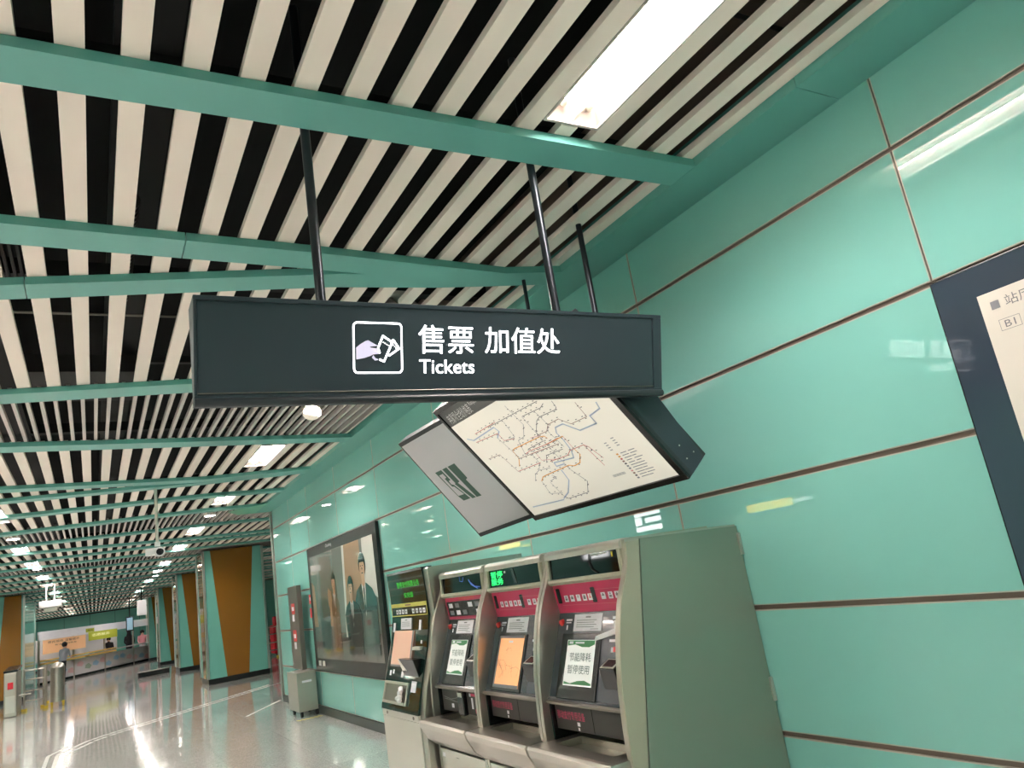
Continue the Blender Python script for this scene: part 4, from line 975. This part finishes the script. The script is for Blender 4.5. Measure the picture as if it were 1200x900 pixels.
def railing(pts, lb, zs=(.25, .5, .78, 1.02), gr='steel barriers'):
    o = thing('railing', lb, 'railing', (pts[0][0], pts[0][1], 0), gr)
    for p in pts:
        MB().tube((p[0], p[1], 0), (p[0], p[1], 1.05), .025, 10).build('post', 'steel', o, smooth=True)
        MB().tube((p[0], p[1], 0), (p[0], p[1], .06), .07, 10).build('foot', 'caster_yellow', o, smooth=True)
    for z in zs:
        for a, b in zip(pts, pts[1:]): MB().tube((a[0], a[1], z), (b[0], b[1], z), .018, 8).build('rail', 'steel_light', o, smooth=True)
    return o
railing([(-1.62, 24.9), (-1.13, 24.6)], 'steel railing joining the fare gate to the rounded barrier')
railing([(-1.2, 25.2), (-1.2, 26.6)], 'steel railing running back behind the gates')
railing([(5.0, 27.8), (5.55, 27.9), (6.1, 28.0), (6.8, 28.1)], 'white steel railing before the red object past the wall corner')
railing([(-3.4, 17), (-3.4, 18.6), (-3.4, 20.2), (-3.4, 21.8)], 'long steel railing at the left outside the picture, seen mirrored in the poster')
bo = thing('rounded_barrier', 'rounded shiny steel barrier post on yellow wheels by the gates', 'barrier', (-.85, 24.5, 0))
mb = MB(); ring = [(-.85+.17*math.cos(t), 24.5+.26*math.sin(t)) for t in [i*math.pi/8 for i in range(16)]]
mb.plan(ring, .12, .98); mb.build('shell', 'steel', bo, smooth=True)
mb = MB(); mb.sphere((-.85, 24.5, .98), .17, 12, 6, (1, 1.5, .8)); mb.build('cap', 'steel_light', bo, smooth=True)
for x in (-.98, -.72):
    for y in (24.35, 24.65): MB().tube((x-.02, y, .05), (x+.02, y, .05), .05, 10).build('wheel', 'caster_yellow', bo, smooth=True)
    MB().box(x-.03, x+.03, 24.3, 24.7, .09, .13).build('bracket', 'caster_yellow', bo)
rc = thing('red_bin', 'red object standing behind the railing past the wall corner', 'bin', (5.95, 28.8, 0))
MB().box(5.55, 6.4, 28.5, 29.2, .08, 1.05).build('body', 'red_cloth', rc, bevel=.06); MB().box(5.65, 6.3, 28.6, 29.1, 1.05, 1.35).build('lid', 'red_cloth', rc, bevel=.05)
for x in (5.65, 6.3): MB().tube((x, 28.7, .05), (x+.04, 28.7, .05), .05, 10).build('wheel', 'rubber', rc)
# signs on the left side that show mirrored in the wall glass
ss = thing('lit_direction_sign', 'lit hanging sign with green arrows and yellow plate at the left, mirrored in the wall', 'sign', (-4.24, 9.5, 2.2))
MB().box(-4.34, -4.262, 8.1, 10.9, 1.86, 2.60).build('board', 'near_black', ss, bevel=.01)
for y, z in ((10.45, 2.42), (9.93, 2.385), (9.45, 2.35), (8.95, 2.31)):
    fa = Frame((-4.262, y-.12, z-.07), (0, .24, 0), (0, 0, .16))
    flat('arrow', fa, LP(line_polys(fa, [(.5, 0), (.5, 1)], .016)+line_polys(fa, [(.2, .6), (.5, 1), (.8, .6)], .014)), 'led_lime', ss, off=.002)
MB().box(-4.262, -4.25, 8.56, 9.57, 1.91, 2.04).build('yellow_plate', 'sign_yellow', ss)
text('lettering', '出口 Exit', Frame((-4.25, 9.0, 1.935), (0, .5, 0), (0, 0, .08)), 'print_black', ss, off=.001)
text('lettering', 'coffee', Frame((-4.262, 8.15, 1.94), (0, .36, 0), (0, 0, .08)), 'sign_white_lit', ss, off=.002)
for y in (8.5, 10.5): MB().tube((-4.3, y, 2.6), (-4.3, y, 3.5), .02, 8).build('hanger_rod', 'rod', ss)
sw = thing('lit_notice_panel', 'lit white notice panel of strips at the left, mirrored above the machines', 'sign', (-4.24, 12.3, 2.1))
MB().box(-4.34, -4.262, 11.7, 12.9, 1.9, 2.42).build('board', 'teal_dark', sw, bevel=.01)
for a, b, c, d in ((11.9, 12.75, 2.26, 2.36), (11.9, 12.4, 2.11, 2.21), (12.52, 12.75, 2.08, 2.24), (11.9, 12.75, 1.95, 2.05)): MB().box(-4.262, -4.255, a, b, c, d).build('strip', 'sign_white_lit', sw)
for y in (11.9, 12.7): MB().tube((-4.3, y, 2.42), (-4.3, y, 3.5), .02, 8).build('hanger_rod', 'rod', sw)
s2 = thing('lit_yellow_board', 'yellow lit board farther down the left side, mirrored in the wall', 'sign', (-4.24, 18, 2.2))
MB().box(-4.34, -4.262, 17.1, 19.1, 2.12, 2.36).build('board', 'near_black', s2, bevel=.01); MB().box(-4.262, -4.255, 17.8, 19.0, 2.2, 2.33).build('plate', 'sign_yellow', s2); MB().box(-4.262, -4.255, 17.2, 17.7, 2.17, 2.21).build('plate', 'sign_yellow', s2)
for y in (17.5, 18.7): MB().tube((-4.3, y, 2.36), (-4.3, y, 3.5), .02, 8).build('hanger_rod', 'rod', s2)

# ================================================================== GUIDE STRIPS ON THE FLOOR
def strip(pts, wd, lb, dash=.10, gap=.05):
    mb = MB(); 
    for (x0, y0), (x1, y1) in zip(pts, pts[1:]):
        l = math.hypot(x1-x0, y1-y0); ux, uy = (x1-x0)/l, (y1-y0)/l; t = 0
        while t < l-dash:
            a, b = (x0+ux*t, y0+uy*t), (x0+ux*(t+dash), y0+uy*(t+dash)); nx_, ny_ = -uy*wd/2, ux*wd/2
            mb.plan([(a[0]+nx_, a[1]+ny_), (b[0]+nx_, b[1]+ny_), (b[0]-nx_, b[1]-ny_), (a[0]-nx_, a[1]-ny_)], 0, .004); t += dash+gap
    o = tag(mb.build('guide_strip', 'tactile', kind='stuff'), lb, 'guide strip', 'white raised guide strips on the floor'); return o
strip([(-.36, 9.0), (-.36, 13.6), (.0, 14.5), (.22, 14.8), (3.6, 18.0)], .05, 'raised white guide strip, the inner one curving toward the column')
strip([(-.48, 9.0), (-.48, 13.7), (-.12, 14.65), (.12, 14.98), (3.4, 18.1)], .05, 'raised white guide strip, the outer one of the pair')
strip([(-.60, 9.0), (-.60, 13.8), (-.30, 14.7)], .05, 'short raised white guide strip at the left of the bend')
strip([(2.1, 13.3), (2.9, 14.6)], .05, 'short raised white guide strip near the steel box')
